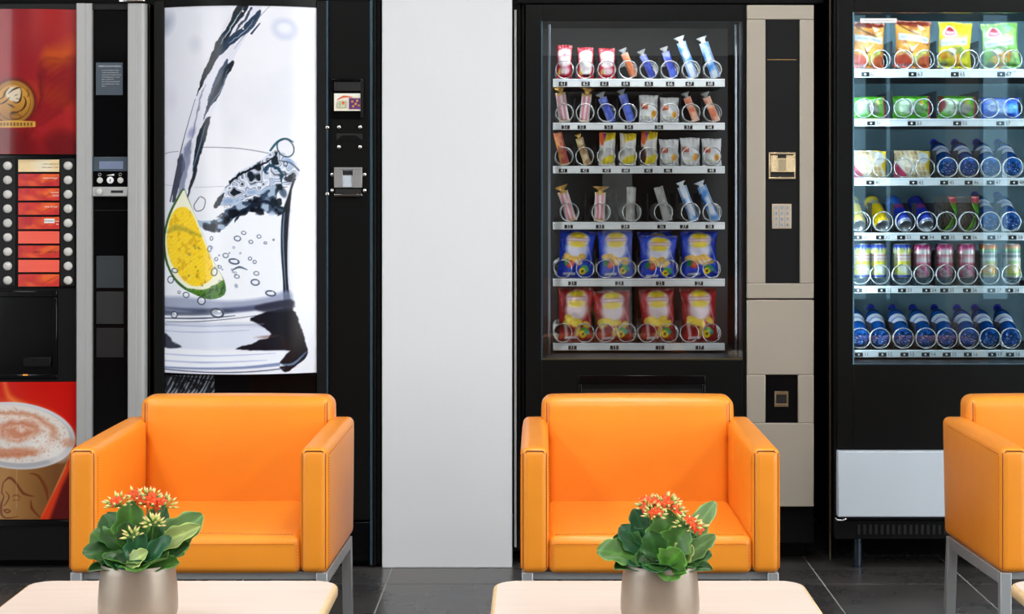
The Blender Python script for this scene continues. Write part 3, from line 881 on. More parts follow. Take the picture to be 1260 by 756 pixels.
    A.stroke(c3([(322, 690), (350, 660), (400, 630), (450, 610), (490, 580)]), [2, 4, 4, 3, 2], D, .95)
    A.stroke(c3([(300, 722), (290, 740), (272, 765)]), [2, 5, 8], D, .9); A.stroke(c3([(450, 640), (470, 620), (500, 640), (505, 680)]), [4, 5, 4, 3], (18, 52, 74), .9)
    A.warp(0, 1)
    A.ring(180 + 523 / 3.02, 552 / 3.02, 10, 12.5, 1.6, (30, 60, 76), .95, -.5, .8); A.stroke(c3([(470, 562), (495, 530), (525, 518), (550, 530)]), [2.6, 3, 2.4, 1.4], TEAL, .9)
    A.stroke(c3([(498, 600), (540, 608), (570, 636)]), [.8, 1.4, 2], (30, 40, 60), .9)
    A.ring(180 + 523 / 3.02, 612 / 3.02, 2.6, 3.4, .8, D, .9); A.ell(180 + 535 / 3.02, 670 / 3.02, 6, 3.2, D, .85, .2, 1); A.ell(180 + 514 / 3.02, 718 / 3.02, 4, 7, (40, 60, 86), .8, -.4, 2)
    # water body inside the glass
    A.poly(c5([(300, 120), (430, 95), (495, 105), (490, 200), (500, 330), (508, 395), (300, 415), (64, 415), (64, 150), (190, 130)]), (226, 231, 240), .7, 3)
    A.warp(3.6, 9, 31)
    A.poly(c5([(186, 125), (240, 122), (292, 98), (338, 62), (400, 48), (438, 20), (470, -10), (492, -5), (474, 40), (500, 82), (520, 92), (480, 106), (432, 92), (382, 92), (330, 116), (300, 148), (250, 162), (202, 148)]), (40, 56, 78), .92, 1.2)
    n = vnoise(A.ny, A.nx, 8 * A.k, 41, 2); msk = A.polym(c5([(186, 125), (240, 118), (292, 92), (338, 55), (400, 42), (470, -10), (492, -5), (500, 82), (520, 92), (480, 110), (382, 98), (330, 120), (300, 155), (250, 166), (202, 150)]), 2)
    A.blend(msk * np.clip((n - .54) * 12, 0, 1), (176, 196, 218), .8); A.blend(msk * np.clip((.42 - n) * 12, 0, 1), (6, 12, 22), .9)
    A.stroke(c5([(330, 130), (360, 90), (420, 60), (470, 72), (515, 90)]), [1, 4, 3, 4, 6], (18, 28, 46), .9)
    A.warp(0, 1)
    A.stroke(c5([(200, 40), (180, 70), (190, 90), (215, 82), (222, 50), (205, 38)]), 1.1, (44, 54, 72), .85)
    # right side of the glass
    A.poly(c5([(528, -20), (540, -20), (522, 60), (514, 140), (510, 240), (512, 340), (522, 420), (540, 480), (556, 530), (576, 592), (570, 622), (545, 650), (520, 662), (500, 668), (480, 640), (505, 600), (500, 540), (500, 480), (496, 400), (494, 330), (488, 240), (488, 150), (494, 90), (510, 40)]), (8, 12, 22), .95, 1, )
    A.stroke(c5([(500, 95), (495, 180), (500, 300), (506, 390)]), [1, 1.6, 1.2, .8], (120, 140, 175), .8)
    A.stroke(c5([(530, 10), (519, 100), (515, 220), (518, 340), (532, 430), (558, 520), (577, 590)]), .9, (120, 150, 190), .8)
    A.poly(c5([(536, -20), (612, -20), (612, 670), (520, 664), (572, 622), (579, 592), (556, 520), (530, 430), (517, 340), (514, 220), (518, 100)]), (226, 228, 236), .95, 1)
    # foot of the glass
    A.poly(c5([(62, 400), (300, 412), (440, 398), (516, 376), (524, 436), (480, 462), (62, 480)]), (122, 132, 162), .75, 5)
    A.stroke(c5([(62, 440), (200, 446), (360, 440), (520, 420)]), [2, 5, 6, 8], (62, 70, 100), .8, 3)
    A.poly(c5([(62, 468), (250, 462), (400, 448), (520, 442), (480, 462), (300, 482), (150, 492), (62, 486)]), (228, 231, 240), .9, 2)
    A.stroke(c5([(62, 478), (220, 474), (330, 464)]), [1.4, 2, .8], (40, 50, 74), .9); A.stroke(c5([(75, 490), (200, 486), (360, 470), (500, 448)]), [.7, 1.2, .8, .6], (50, 60, 86), .9)
    A.rect(202, 399, 360, 411, (150, 160, 190), .55, 6)
    A.poly(c5([(62, 505), (300, 500), (440, 508), (500, 515), (440, 545), (380, 570), (340, 580), (62, 580)]), (206, 212, 228), .95, 3)
    A.warp(2.4, 10, 51)
    A.poly(c5([(380, 474), (520, 440), (552, 510), (577, 592), (565, 622), (515, 662), (490, 655), (500, 600), (470, 592), (330, 584), (400, 562), (455, 530), (420, 500)]), (8, 10, 20), .95, 1.4)
    A.poly(c5([(62, 530), (84, 545), (100, 560), (135, 580), (62, 583)]), (34, 40, 56), .95, 1.5)
    A.warp(0, 1)
    A.poly(c5([(64, 588), (280, 592), (500, 590), (506, 604), (482, 634), (470, 650), (62, 652)]), (226, 230, 242), .97, 1.6)
    A.stroke(c5([(62, 655), (200, 655), (360, 650), (480, 640)]), [2, 2.5, 3, 4], (110, 124, 164), .9, 1.5); A.stroke(c5([(62, 662), (250, 668), (400, 664), (500, 655)]), 1.2, (44, 54, 86), .9)
    for y_, x1_, w_ in ((498, 430, 1.1), (520, 380, .8), (604, 470, .9), (628, 440, 1.2)): A.stroke(c5([(64, y_ + 3), (x1_ * .5, y_ + 5), (x1_, y_ - 4)]), [w_, w_ * 1.6, .4], (142, 152, 184), .75, 1.4)
    A.poly(c5([(64, 448), (150, 452), (260, 440), (330, 448), (240, 462), (64, 466)]), (44, 50, 72), .6, 3); A.poly(c5([(400, 430), (520, 408), (524, 446), (430, 452)]), (36, 36, 52), .8, 3)
    A.stroke(c5([(490, 640), (530, 640), (572, 600)]), [1, 3, 1], (150, 178, 220), .7, 2); A.ell(180 + 445 / 2.907, 230 + 540 / 2.907, 12, 1.6, (84, 44, 34), .5, -.05, 2)
    # lemon wedge
    A.poly(c5([(140, 8), (152, 30), (182, 100), (216, 180), (252, 268), (291, 338), (292, 388), (240, 406), (180, 388), (128, 362), (92, 322), (66, 262), (61, 180), (82, 100), (116, 40)]), (40, 84, 34), 1, 1, )
    A.poly(c5([(142, 14), (154, 40), (184, 104), (218, 184), (254, 272), (288, 338), (250, 366), (182, 378), (132, 352), (98, 316), (74, 258), (69, 180), (90, 104), (122, 44)]), (226, 226, 204), 1, 1)
    A.poly(c5([(122, 78), (146, 76), (168, 92), (184, 122), (214, 192), (244, 262), (252, 300), (246, 332), (214, 354), (172, 358), (132, 330), (90, 272), (74, 200), (86, 124), (104, 90)]), (234, 196, 18), 1, 1.2)
    msk = A.polym(smooth_pts(c5([(122, 78), (168, 92), (214, 192), (250, 290), (226, 352), (172, 358), (132, 330), (82, 250), (80, 130)]), True), 2)
    rr = vnoise(A.ny, A.nx, 5 * A.k, 61, 3); fib = .5 + .5 * np.sin((A.X * .6 + A.Y * .75) * 1.5 + rr * 9)
    A.blend(msk * np.clip(fib * 1.5 - .8, 0, 1), (246, 226, 92), .6); A.blend(msk * np.clip((rr - .58) * 8, 0, 1), (196, 150, 8), .6)
    A.stroke(c5([(80, 165), (110, 150), (150, 158), (205, 180)]), [5, 8, 5, 3], (120, 116, 44), .45, 3)
    A.poly(c5([(150, 368), (215, 372), (262, 352), (290, 338), (292, 388), (240, 406), (190, 392)]), (70, 120, 30), .9, 1.4)
    g = vnoise(A.ny, A.nx, 3 * A.k, 71, 2); msk = A.polym(c5([(150, 368), (215, 372), (290, 338), (292, 388), (240, 406), (190, 392)]), 1)
    A.blend(msk * np.clip((g - .55) * 9, 0, 1), (26, 56, 18), .7)
    # bubbles
    rng = random.Random(4)
    bub = [(338, 188, 13, 10), (385, 200, 8, 7), (413, 181, 8, 7), (360, 168, 9, 7), (382, 260, 7, 7), (398, 272, 7, 7), (435, 204, 6, 5), (463, 193, 4, 4), (326, 270, 20, 11), (296, 249, 11, 9), (336, 324, 10, 7), (404, 313, 10, 8),
           (400, 345, 16, 12), (150, 392, 13, 11), (208, 412, 16, 15), (104, 464, 14, 13), (265, 455, 26, 18), (453, 385, 19, 11), (106, 305, 13, 9), (90, 338, 13, 14), (255, 308, 12, 15), (238, 225, 8, 12), (245, 188, 6, 8), (123, 383, 6, 6), (262, 262, 7, 7), (275, 290, 7, 6)]
    for x, y, rx, ry in bub:
        X_, Y_ = 180 + x / 2.907, 230 + y / 2.907; rx /= 2.907; ry /= 2.907
        A.ell(X_, Y_, rx, ry, (214, 222, 234), .6); A.ring(X_, Y_, rx, ry, max(.9, rx * .26), (24, 36, 56), .9, .2, .6)
        A.ell(X_ + rx * .3, Y_ - ry * .35, rx * .26, ry * .2, (250, 252, 255), .9)
    for i in range(26):
        x, y = rng.uniform(232, 300), rng.uniform(300, 365); r = rng.uniform(.9, 1.9)
        A.ring(x, y, r, r, .7, (50, 66, 90), .7, 0, .5)
    A.stroke(c5([(322, 300), (345, 290), (372, 300)]), [1.4, 2.6, 1], (34, 54, 74), .8)
    return A

def art_swirl():
    A = Art(-62, 12, 94, 190, (140, 26, 34), 1.3)
    A.blend(np.clip((A.X - 20) / 70, 0, 1) * .45, (168, 44, 40)); A.noise((178, 40, 36), 60, 3, .4, .7, .5)
    A.warp(16, 40, 5); A.ell(78, 68, 14, 20, (200, 92, 26), .7, .5, 16); A.ell(66, 118, 30, 12, (172, 60, 28), .55, .3, 12)
    for k in range(9): A.stroke([(28 + 3 * k, 180 - 8 * k), (60, 150 - 9 * k), (94, 120 - 6 * k)], [1, 4, 7], (70, 12, 20), .32, 6)
    A.ell(20, 176, 42, 18, (88, 14, 18), .6, .3, 14); A.ell(84, 182, 20, 22, (60, 12, 18), .5, 0, 14)
    A.warp(0, 1)
    # round gold badge with a woman's profile and a ribbon
    A.ell(20, 126, 27, 29, (66, 34, 16), .7, 0, 5); A.ell(19, 126, 25, 26, (196, 142, 58), 1, 0, 2)
    A.blend(A.ellm(19, 126, 24, 25, 0, 1) * np.clip((A.Y - 120) / 30, 0, 1), (96, 52, 18), .5)
    A.ring(19, 126, 25, 26, 2.6, (150, 104, 40), .9); A.ring(19, 126, 21.5, 22.5, .9, (70, 40, 16), .8)
    c = lambda p: [(x / 8.4, 80 + y / 8.4) for x, y in p]
    A.poly(c([(120, 240), (200, 232), (244, 270), (240, 330), (236, 372), (205, 398), (150, 380), (105, 350), (88, 300)]), (214, 200, 176), .95, 1.6)
    for p in ([(20, 360), (60, 335), (80, 285), (120, 240)], [(25, 410), (80, 385), (125, 340)], [(110, 300), (160, 262), (210, 240), (240, 240)], [(100, 405), (140, 425), (178, 445)],
              [(195, 490), (250, 470), (285, 420), (290, 370), (270, 330)], [(240, 250), (246, 290), (240, 345), (225, 382), (190, 395), (160, 380)], [(120, 515), (160, 495), (215, 495)]):
        A.stroke(c(p), [.6, 2.4, .8], (52, 28, 16), .92, .8)
    for p in ([(180, 320), (205, 312)], [(195, 352), (225, 358)]): A.stroke(c(p), .8, (52, 28, 16), .8)
    A.stroke(c([(300, 250), (320, 310), (300, 340)]), [.5, 3, .5], (120, 72, 34), .8); A.ring(22, 144, 7, 3.4, .8, (70, 40, 16), .8)
    A.poly([(-6, 150), (20, 148.5), (46, 150), (46, 156.5), (20, 157.5), (-6, 157)], (206, 158, 70), 1, .8, False)
    for i in range(11): A.rect(-1 + i * 4.1, 151.2, 1.6 + i * 4.1, 155.4, (96, 58, 22), .8, .6)
    return A

def art_cup():
    A = Art(-62, 470, 94, 639, (196, 14, 8), 1.5)
    A.blend(np.clip((94 - A.X) / 110, 0, 1) * np.clip((A.Y - 462) / 60, 0, 1), (226, 84, 30), .8)
    A.stroke([(-10, 500), (20, 502), (60, 515), (92, 542)], [10, 16, 18, 12], (238, 110, 46), .65, 12); A.stroke([(6, 468), (12, 488), (30, 500)], [3, 6, 8], (248, 150, 60), .7, 7)
    # cup body
    A.poly([(-62, 560), (86, 560), (80, 580), (50, 641), (-62, 641)], (168, 122, 66), 1, 1, False)
    A.blend(A.polym([(-62, 560), (86, 560), (50, 641), (-62, 641)], 1) * np.clip((A.X - 10) / 60, 0, 1), (92, 50, 22), .7)
    A.poly([(86, 566), (104, 566), (104, 645), (48, 641), (70, 600)], (214, 58, 22), 1, 1, False); A.poly([(92, 566), (110, 566), (110, 645), (60, 643), (76, 600)], (72, 8, 14), .9, 5, False)
    A.stroke([(82, 573), (50, 640)], 2, (238, 110, 60), .5, 2)
    # rim and milk foam
    A.ell(20, 536, 73, 41, (214, 214, 218), 1, .10, 1.2); A.ell(20, 537.5, 70, 38, (150, 150, 158), .6, .10, 4); A.ell(18, 534, 68, 35.5, (226, 220, 214), 1, .10, 1.5)
    A.warp(5, 14, 8)
    A.ring(14, 534, 58, 29, 10, (206, 138, 104), .8, .08, 5); A.ring(12, 534, 50, 24, 6, (240, 232, 226), .8, .08, 4)
    A.ell(24, 530, 27, 13, (204, 126, 92), .85, .05, 5); A.ring(24, 532, 20, 9, 2.5, (232, 206, 190), .8, 0, 3); A.ell(26, 528, 6, 3, (232, 214, 204), .8, 0, 3)
    A.ell(60, 552, 26, 12, (238, 234, 230), .8, .3, 8); A.ell(86, 545, 8, 7, (212, 150, 120), .7, 0, 5); A.ell(12, 556, 34, 6, (198, 120, 84), .75, .0, 5)
    A.warp(0, 1)
    g = vnoise(A.ny, A.nx, 2 * A.k, 9, 2); A.blend(A.ellm(18, 534, 66, 34, .1, 3) * np.clip((g - .6) * 6, 0, 1), (186, 100, 66), .35)
    # woman's face drawn in brown on the cup
    c = lambda p: [(x / 3.98, 460 + y / 3.98) for x, y in p]; B = (112, 54, 22)
    for p, wd in (([(22, 530), (50, 508), (82, 535), (118, 585), (170, 600)], [1, 3.2, 3, 3.4, 1]), ([(20, 530), (12, 580), (22, 600), (10, 640), (12, 690), (40, 706), (92, 698)], [1.4, 1.6, 1.4, 2.6, 2.4, 2, .8]),
                  ([(30, 575), (48, 600), (36, 630), (22, 645)], [.8, 1.8, 1.4, 1]), ([(64, 600), (84, 592), (104, 606)], [.8, 1.6, .8]), ([(66, 616), (84, 620), (100, 614)], .8),
                  ([(22, 668), (38, 664), (54, 672), (38, 680), (22, 668)], 1.8), ([(150, 487), (190, 500), (226, 560), (236, 620)], [1, 3, 4.5, 1]), ([(154, 620), (160, 660), (200, 705)], [1, 3.6, 1.6])):
        A.stroke(c(p), wd, B, .9, .7)
    A.rect(20.6, 575, 21.6, 625, (220, 190, 150), .35, .8)
    return A

def art_label(i):
    pal = i in (5, 7)
    A = Art(0, 0, 50, 15, (244, 96, 78) if pal else (206, 52, 44), 1.3)
    if i == 0:
        A.blend(np.ones(A.X.shape), (240, 212, 160)); A.noise((226, 186, 120), 14, 3, .4, .7, .6); A.ell(30, 7, 12, 9, (238, 232, 214), .7, 0, 8)
    elif not pal:
        A.warp(4, 10, i); A.noise((168, 28, 44), 12, i + 3, .45, .7, .6); A.ell(38, 4, 14, 5, (244, 118, 40), .7, -.2, 5); A.ell(16, 13, 10, 3, (240, 110, 40), .6, .2, 4); A.warp(0, 1)
        for k in range(5): A.stroke([(26 + 3 * k, 14 - k * 2), (40 + 2 * k, 7 - k)], .7, (160, 40, 24), .4)
    A.rect(24, 0, 29, 15, (230, 170, 190), .0 if pal else .0)
    return A

def art_banknote():
    A = Art(0, 0, 34, 22, (232, 226, 206), 1.5)
    A.poly([(1, 12), (12, 3), (22, 4), (33, 2), (33, 0), (1, 0)], (238, 238, 230), 1, 1, False); A.stroke([(4, 8), (12, 4), (22, 5)], [1, 2.6, 1], (214, 84, 56), .95)
    A.rect(18, 6, 32, 20, (92, 48, 108), 1); A.rect(3, 9, 17, 19, (206, 204, 180), 1)
    for x, y in ((21, 9), (27, 8), (29, 14), (22, 15), (25, 12)): A.rect(x, y, x + 2.4, y + 2.4, (238, 176, 60), .95)
    A.ell(11, 12, 1.6, 2.2, (226, 90, 40), .95); A.stroke([(4, 12), (4, 18), (15, 18)], .8, (120, 130, 90), .8); A.rect(6, 10, 8, 17, (160, 170, 130), .8); A.rect(13, 10, 15, 17, (160, 170, 130), .8)
    return A
def art_ice():
    A = Art(202, 461, 264, 484, (30, 34, 40), 1.4)
    for k in range(14):
        A.stroke([(200 + 5 * k, 484), (206 + 5 * k, 472 + (k * 7 % 5)), (212 + 5 * k, 461)], [2.6, 1.2, 2.2], (150 + (k * 31) % 60, 158 + (k * 31) % 60, 168 + (k * 31) % 60), .8, 1)
    A.noise((14, 16, 22), 7, 5, .5, .62, .8); A.stroke([(202, 461), (230, 464), (264, 468)], 1.5, (12, 14, 18), .9)
    return A

# ------------------------------------------------------------------ machine 1: hot drinks (left)
Y1 = Yof(384)
def hot_drinks():
    r = thing('hot_drinks_machine', 'black and red hot drinks vending machine with silver pillars, cut off at the left edge', 'vending machine', P(60, 699, Y1) * Vector((1, 1, 0)) if False else (P(60, 699, Y1).x, Y1, 0))
    R = lambda n, a, yf, yb, m, par=r, bev=.0015, seg=2: MB().rect(*a, yf, yb).build(n, m, par, bevel=bev, seg=seg)
    a = P(-64, 4, Y1)
    cab = MB().box(P(-64, 0, Y1).x, Y1 + .02, .09, P(180, 0, Y1).x, Y1 + .78, P(0, 1, Y1).z).build('cabinet', M['black_matt'], r, bevel=.006)
    MB().box(P(-60, 0, Y1).x, Y1 + .07, .0, P(176, 0, Y1).x, Y1 + .7, .09).build('plinth', M['black_matt'], r, bevel=.003)
    door = MB().rect(-64, 5, 94, 690, Y1 + .004, Y1 + .02).build('door', M['black_lacquer'], r, bevel=.002)
    MB().rect(-64, 5, 157, 12, Y1 - .004, Y1 + .02).build('top_rail', M['dark_panel'], r, bevel=.001)
    panel('upper_poster', art_swirl(), -62, 12, 94, 190, Y1 - .004, M['print_gloss'], r, bulge=.028)
    # medallion area is print; selector field below
    MB().rect(-64, 191, 94, 355, Y1 - .002, Y1 + .004).build('selector_panel', M['black_gloss'], r, bevel=.001)
    MB().rect(-4, 195, 19, 352, Y1 - .006, Y1 - .0021).build('button_strip', M['dark_panel'], r, bevel=.001)
    MB().rect(74, 195, 92, 352, Y1 - .006, Y1 - .0021).build('button_strip', M['dark_panel'], r, bevel=.001)
    M['button'] = mat('button', (206, 204, 200), .35, spec=.5, var=.02)
    txt = {0: ['variaties, smaakkeuze', 'extra suiker / melk'], 1: ['warme melange'], 2: ['espresso', 'dubbel'], 3: ['choco de luxe'], 4: ['cappuccino', 'XL']}
    for i in range(9):
        y0 = 196.5 + i * 17.65
        A = art_label(i)
        lab = panel('drink_label', A, 22.5, y0, 73, y0 + 15, Y1 - .0065, M['print_gloss'], r)
        bk = MB().rect(22, y0 - .4, 73.5, y0 + 15.4, Y1 - .0063, Y1 - .002).build('label_frame', M['black_gloss'], r)
        tm = MB()
        if i == 0:
            put_text(tm, 'crème, gevarieerd', 72, y0 + 5.3, 1.9, Y1 - .0065, 'r'); put_text(tm, 'extra suiker / melk', 72, y0 + 9.5, 1.9, Y1 - .0065, 'r'); tm.build('lettering', M['ink'], lab)
        elif i in (1, 2, 3):
            for q, t in enumerate(txt[i]): put_text(tm, t, 70.5 + (i == 2) * 1.5, y0 + 5 + q * 4, 2.0, Y1 - .0065, 'r')
            tm.build('lettering', M['white_print'], lab)
        elif i == 4:
            MB().rect(54.5, y0 + 2.2, 67, y0 + 7.6, Y1 - .0075, Y1 - .0066).build('sticker', M['white_print'], lab)
            put_text(tm, 'ESPRESSO', 60.7, y0 + 5, 1.9, Y1 - .0076); tm.build('lettering', M['ink'], lab)
            t2 = MB(); put_text(t2, 'luxe', 72.4, y0 + 5, 2, Y1 - .0065, 'r'); put_text(t2, 'XL', 72.4, y0 + 9, 2, Y1 - .0065, 'r'); t2.build('lettering', M['white_print'], lab)
        elif i == 6:
            put_text(tm, 'HOT', 46, y0 + 8.2, 2.7, Y1 - .0065); put_text(tm, 'LATTE', 64, y0 + 8.2, 2.7, Y1 - .0065); tm.build('lettering', M['ink'], lab)
        for bx in (9, 83.5):
            MB().disc(bx, y0 + 7.6, 5.3, Y1 - .0125, Y1 - .006, 20, .004).build('button', M['button'], r, smooth=50)
    # cup dispensing niche
    MB().frame((-64, 358, 70, 467), (-50, 366, 64, 461), Y1 - .004, Y1 + .02).build('niche_frame', M['black_gloss'], r, bevel=.003)
    MB().rect(-50, 366, 64, 461, Y1 + .0, Y1 + .0035).build('niche_door', M['black_gloss'], r)
    MB().rect(28, 440, 62, 452, Y1 - .008, Y1 - .0002).build('niche_handle', M['black_lacquer'], r, bevel=.003)
    MB().rect(28, 461, 34, 462.4, Y1 - .006, Y1 - .004).build('niche_lamp', mat('amber', (230, 140, 40), .4, emit=(255, 160, 60), estr=.8), r)
    panel('lower_poster', art_cup(), -62, 470, 94, 639, Y1 - .003, M['print_gloss'], r, bulge=.008)
    MB().rect(-64, 641, 157, 648, Y1 - .002, Y1 + .004).build('bottom_rail', M['black_gloss'], r, bevel=.001)
    # two silver pillars
    def pillar(x0, x1, nm):
        a = P(x0, 4, Y1 - .02); b = P(x1, 650, Y1 - .02)
        w = b.x - a.x; y = Y1 - .02
        mb = MB(); sec = [(0, .024), (0, .004), (.003, 0), (w * .58, 0), (w * .62, .003), (w, .004), (w, .024)]
        if nm == 'outer': sec = [(0, .024), (0, .002), (.002, 0), (w * .45, 0), (w * .5, .004), (w * .72, .004), (w * .86, .008), (w * .96, .016), (w, .03)]
        zs = (a.z, .12)
        n = len(sec)
        for z in zs: mb.v += [(a.x + sx, y + sy, z) for sx, sy in sec]
        mb.f = [(i, i + 1, n + i + 1, n + i) for i in range(n - 1)] + [tuple(range(n)), tuple(range(n, 2 * n))[::-1], (n - 1, 0, n, 2 * n - 1)]; mb.m = [0] * len(mb.f)
        return mb.build('pillar', M['silver'], r, smooth=30)
    pillar(93.5, 112.5, 'inner'); pillar(157, 179, 'outer')
    # control column
    MB().rect(112.5, 12, 157, 690, Y1 + .002, Y1 + .02).build('control_column', M['black_gloss'], r, bevel=.001)
    nt = MB().rect(118, 77, 151, 117, Y1 + .0, Y1 + .0019).build('notice', mat('notice_film', (64, 76, 88), .35, var=.05), r)
    tm = MB(); put_text(tm, 'GEBRUIKSAANWIJZING', 135, 81.6, 1.9, Y1)
    for q, t in enumerate(['kies eerst uw drank en suiker', 'of melk met de knoppen links', 'werp munten in de gleuf en wacht', 'tot het lampje groen is en druk', 'plaats uw beker hier', 'neem de beker als de pijl dooft', 'geen wisselgeld, alleen munten', 'dank u']):
        put_text(tm, t, 125.3, 86.5 + q * 2.8, 1.25, Y1, 'l')
    tm.build('lettering', mat('notice_print', (205, 210, 215), .5), nt)
    dp = MB().rect(113, 193, 157, 211, Y1 - .006, Y1 + .0019).build('display_bezel', mat('display_bezel', (66, 78, 88), .25, var=.04), r, bevel=.002)
    MB().rect(122, 198.5, 151.5, 208, Y1 - .0066, Y1 - .0055).build('display', mat('display', (112, 124, 150), .2, var=.08, vscale=30, emit=(112, 124, 150), estr=.12), r)
    tm = MB(); kp = MB().rect(113.5, 211.3, 156.5, 229.5, Y1 - .004, Y1 + .0019).build('key_panel', M['black_gloss'], r)
    for bx in (122.7, 148): MB().disc(bx, 222, 3.6, Y1 - .0075, Y1 - .004, 16, .002).build('button', M['button'], r, smooth=50)
    lk = MB().disc(135.4, 221.8, 4.2, Y1 - .0085, Y1 - .004, 16, .002).build('key_lock', M['white_print'], r, smooth=50)
    MB().rect(134.9, 220.2, 135.9, 223.6, Y1 - .0108, Y1 - .0095).build('keyhole', M['ink'], lk)
    sym = MB()
    for bx in (122.7, 148):
        c = P(bx, 215, Y1 - .0044); sym.tube([c + Vector((.0045 * math.cos(t), 0, .0045 * math.sin(t))) for t in np.linspace(0, 5.9, 13)], .0004, 4)
    sym.add([P(131, 216, Y1 - .0046), P(140.5, 214, Y1 - .0046), P(140.5, 216.2, Y1 - .0046)], [(0, 1, 2)])
    sb = sym.build('symbol', M['white_print'], kp); sb['kind'] = 'stuff'
    cs = MB().rect(113, 230, 157.5, 242, Y1 - .014, Y1 + .0019).build('coin_panel', M['silver'], r, bevel=.003)
    MB().rect(136.5, 234.4, 151.5, 237.6, Y1 - .0146, Y1 - .0141).build('coin_slot', M['ink'], cs)
    MB().disc(122, 236, 3.6, Y1 - .019, Y1 - .014, 16, .002).build('return_button', M['button'], cs, smooth=50)
    MB().rect(113.5, 258.6, 157, 259.4, Y1 + .0012, Y1 + .0019).build('joint', M['dark_panel'], r)
    for n_, (y0, y1, c) in enumerate(((315, 354.5, (44, 50, 54)), (359, 399, (36, 36, 37)), (404, 440, (24, 22, 22)))):
        MB().rect(118.5, y0, 152, y1, Y1 - .0005, Y1 + .0019).build('column_plate', mat('column_plate', c, .3, var=.04), r, bevel=.0008)
    # hinge and right flank trim
    MB().tube([P(147, 1.6, Y1 - .03), P(170, .2, Y1 - .03), P(178, .9, Y1 - .02)], .0028, 6).build('top_strap', M['chrome'], r, smooth=60)
    MB().rect(183, 5, 184.2, 690, Y1 + .03, Y1 + .04).build('flank_trim', mat('flank_trim', (92, 78, 58), .4, metal=.6, var=.05), r)
hot_drinks()

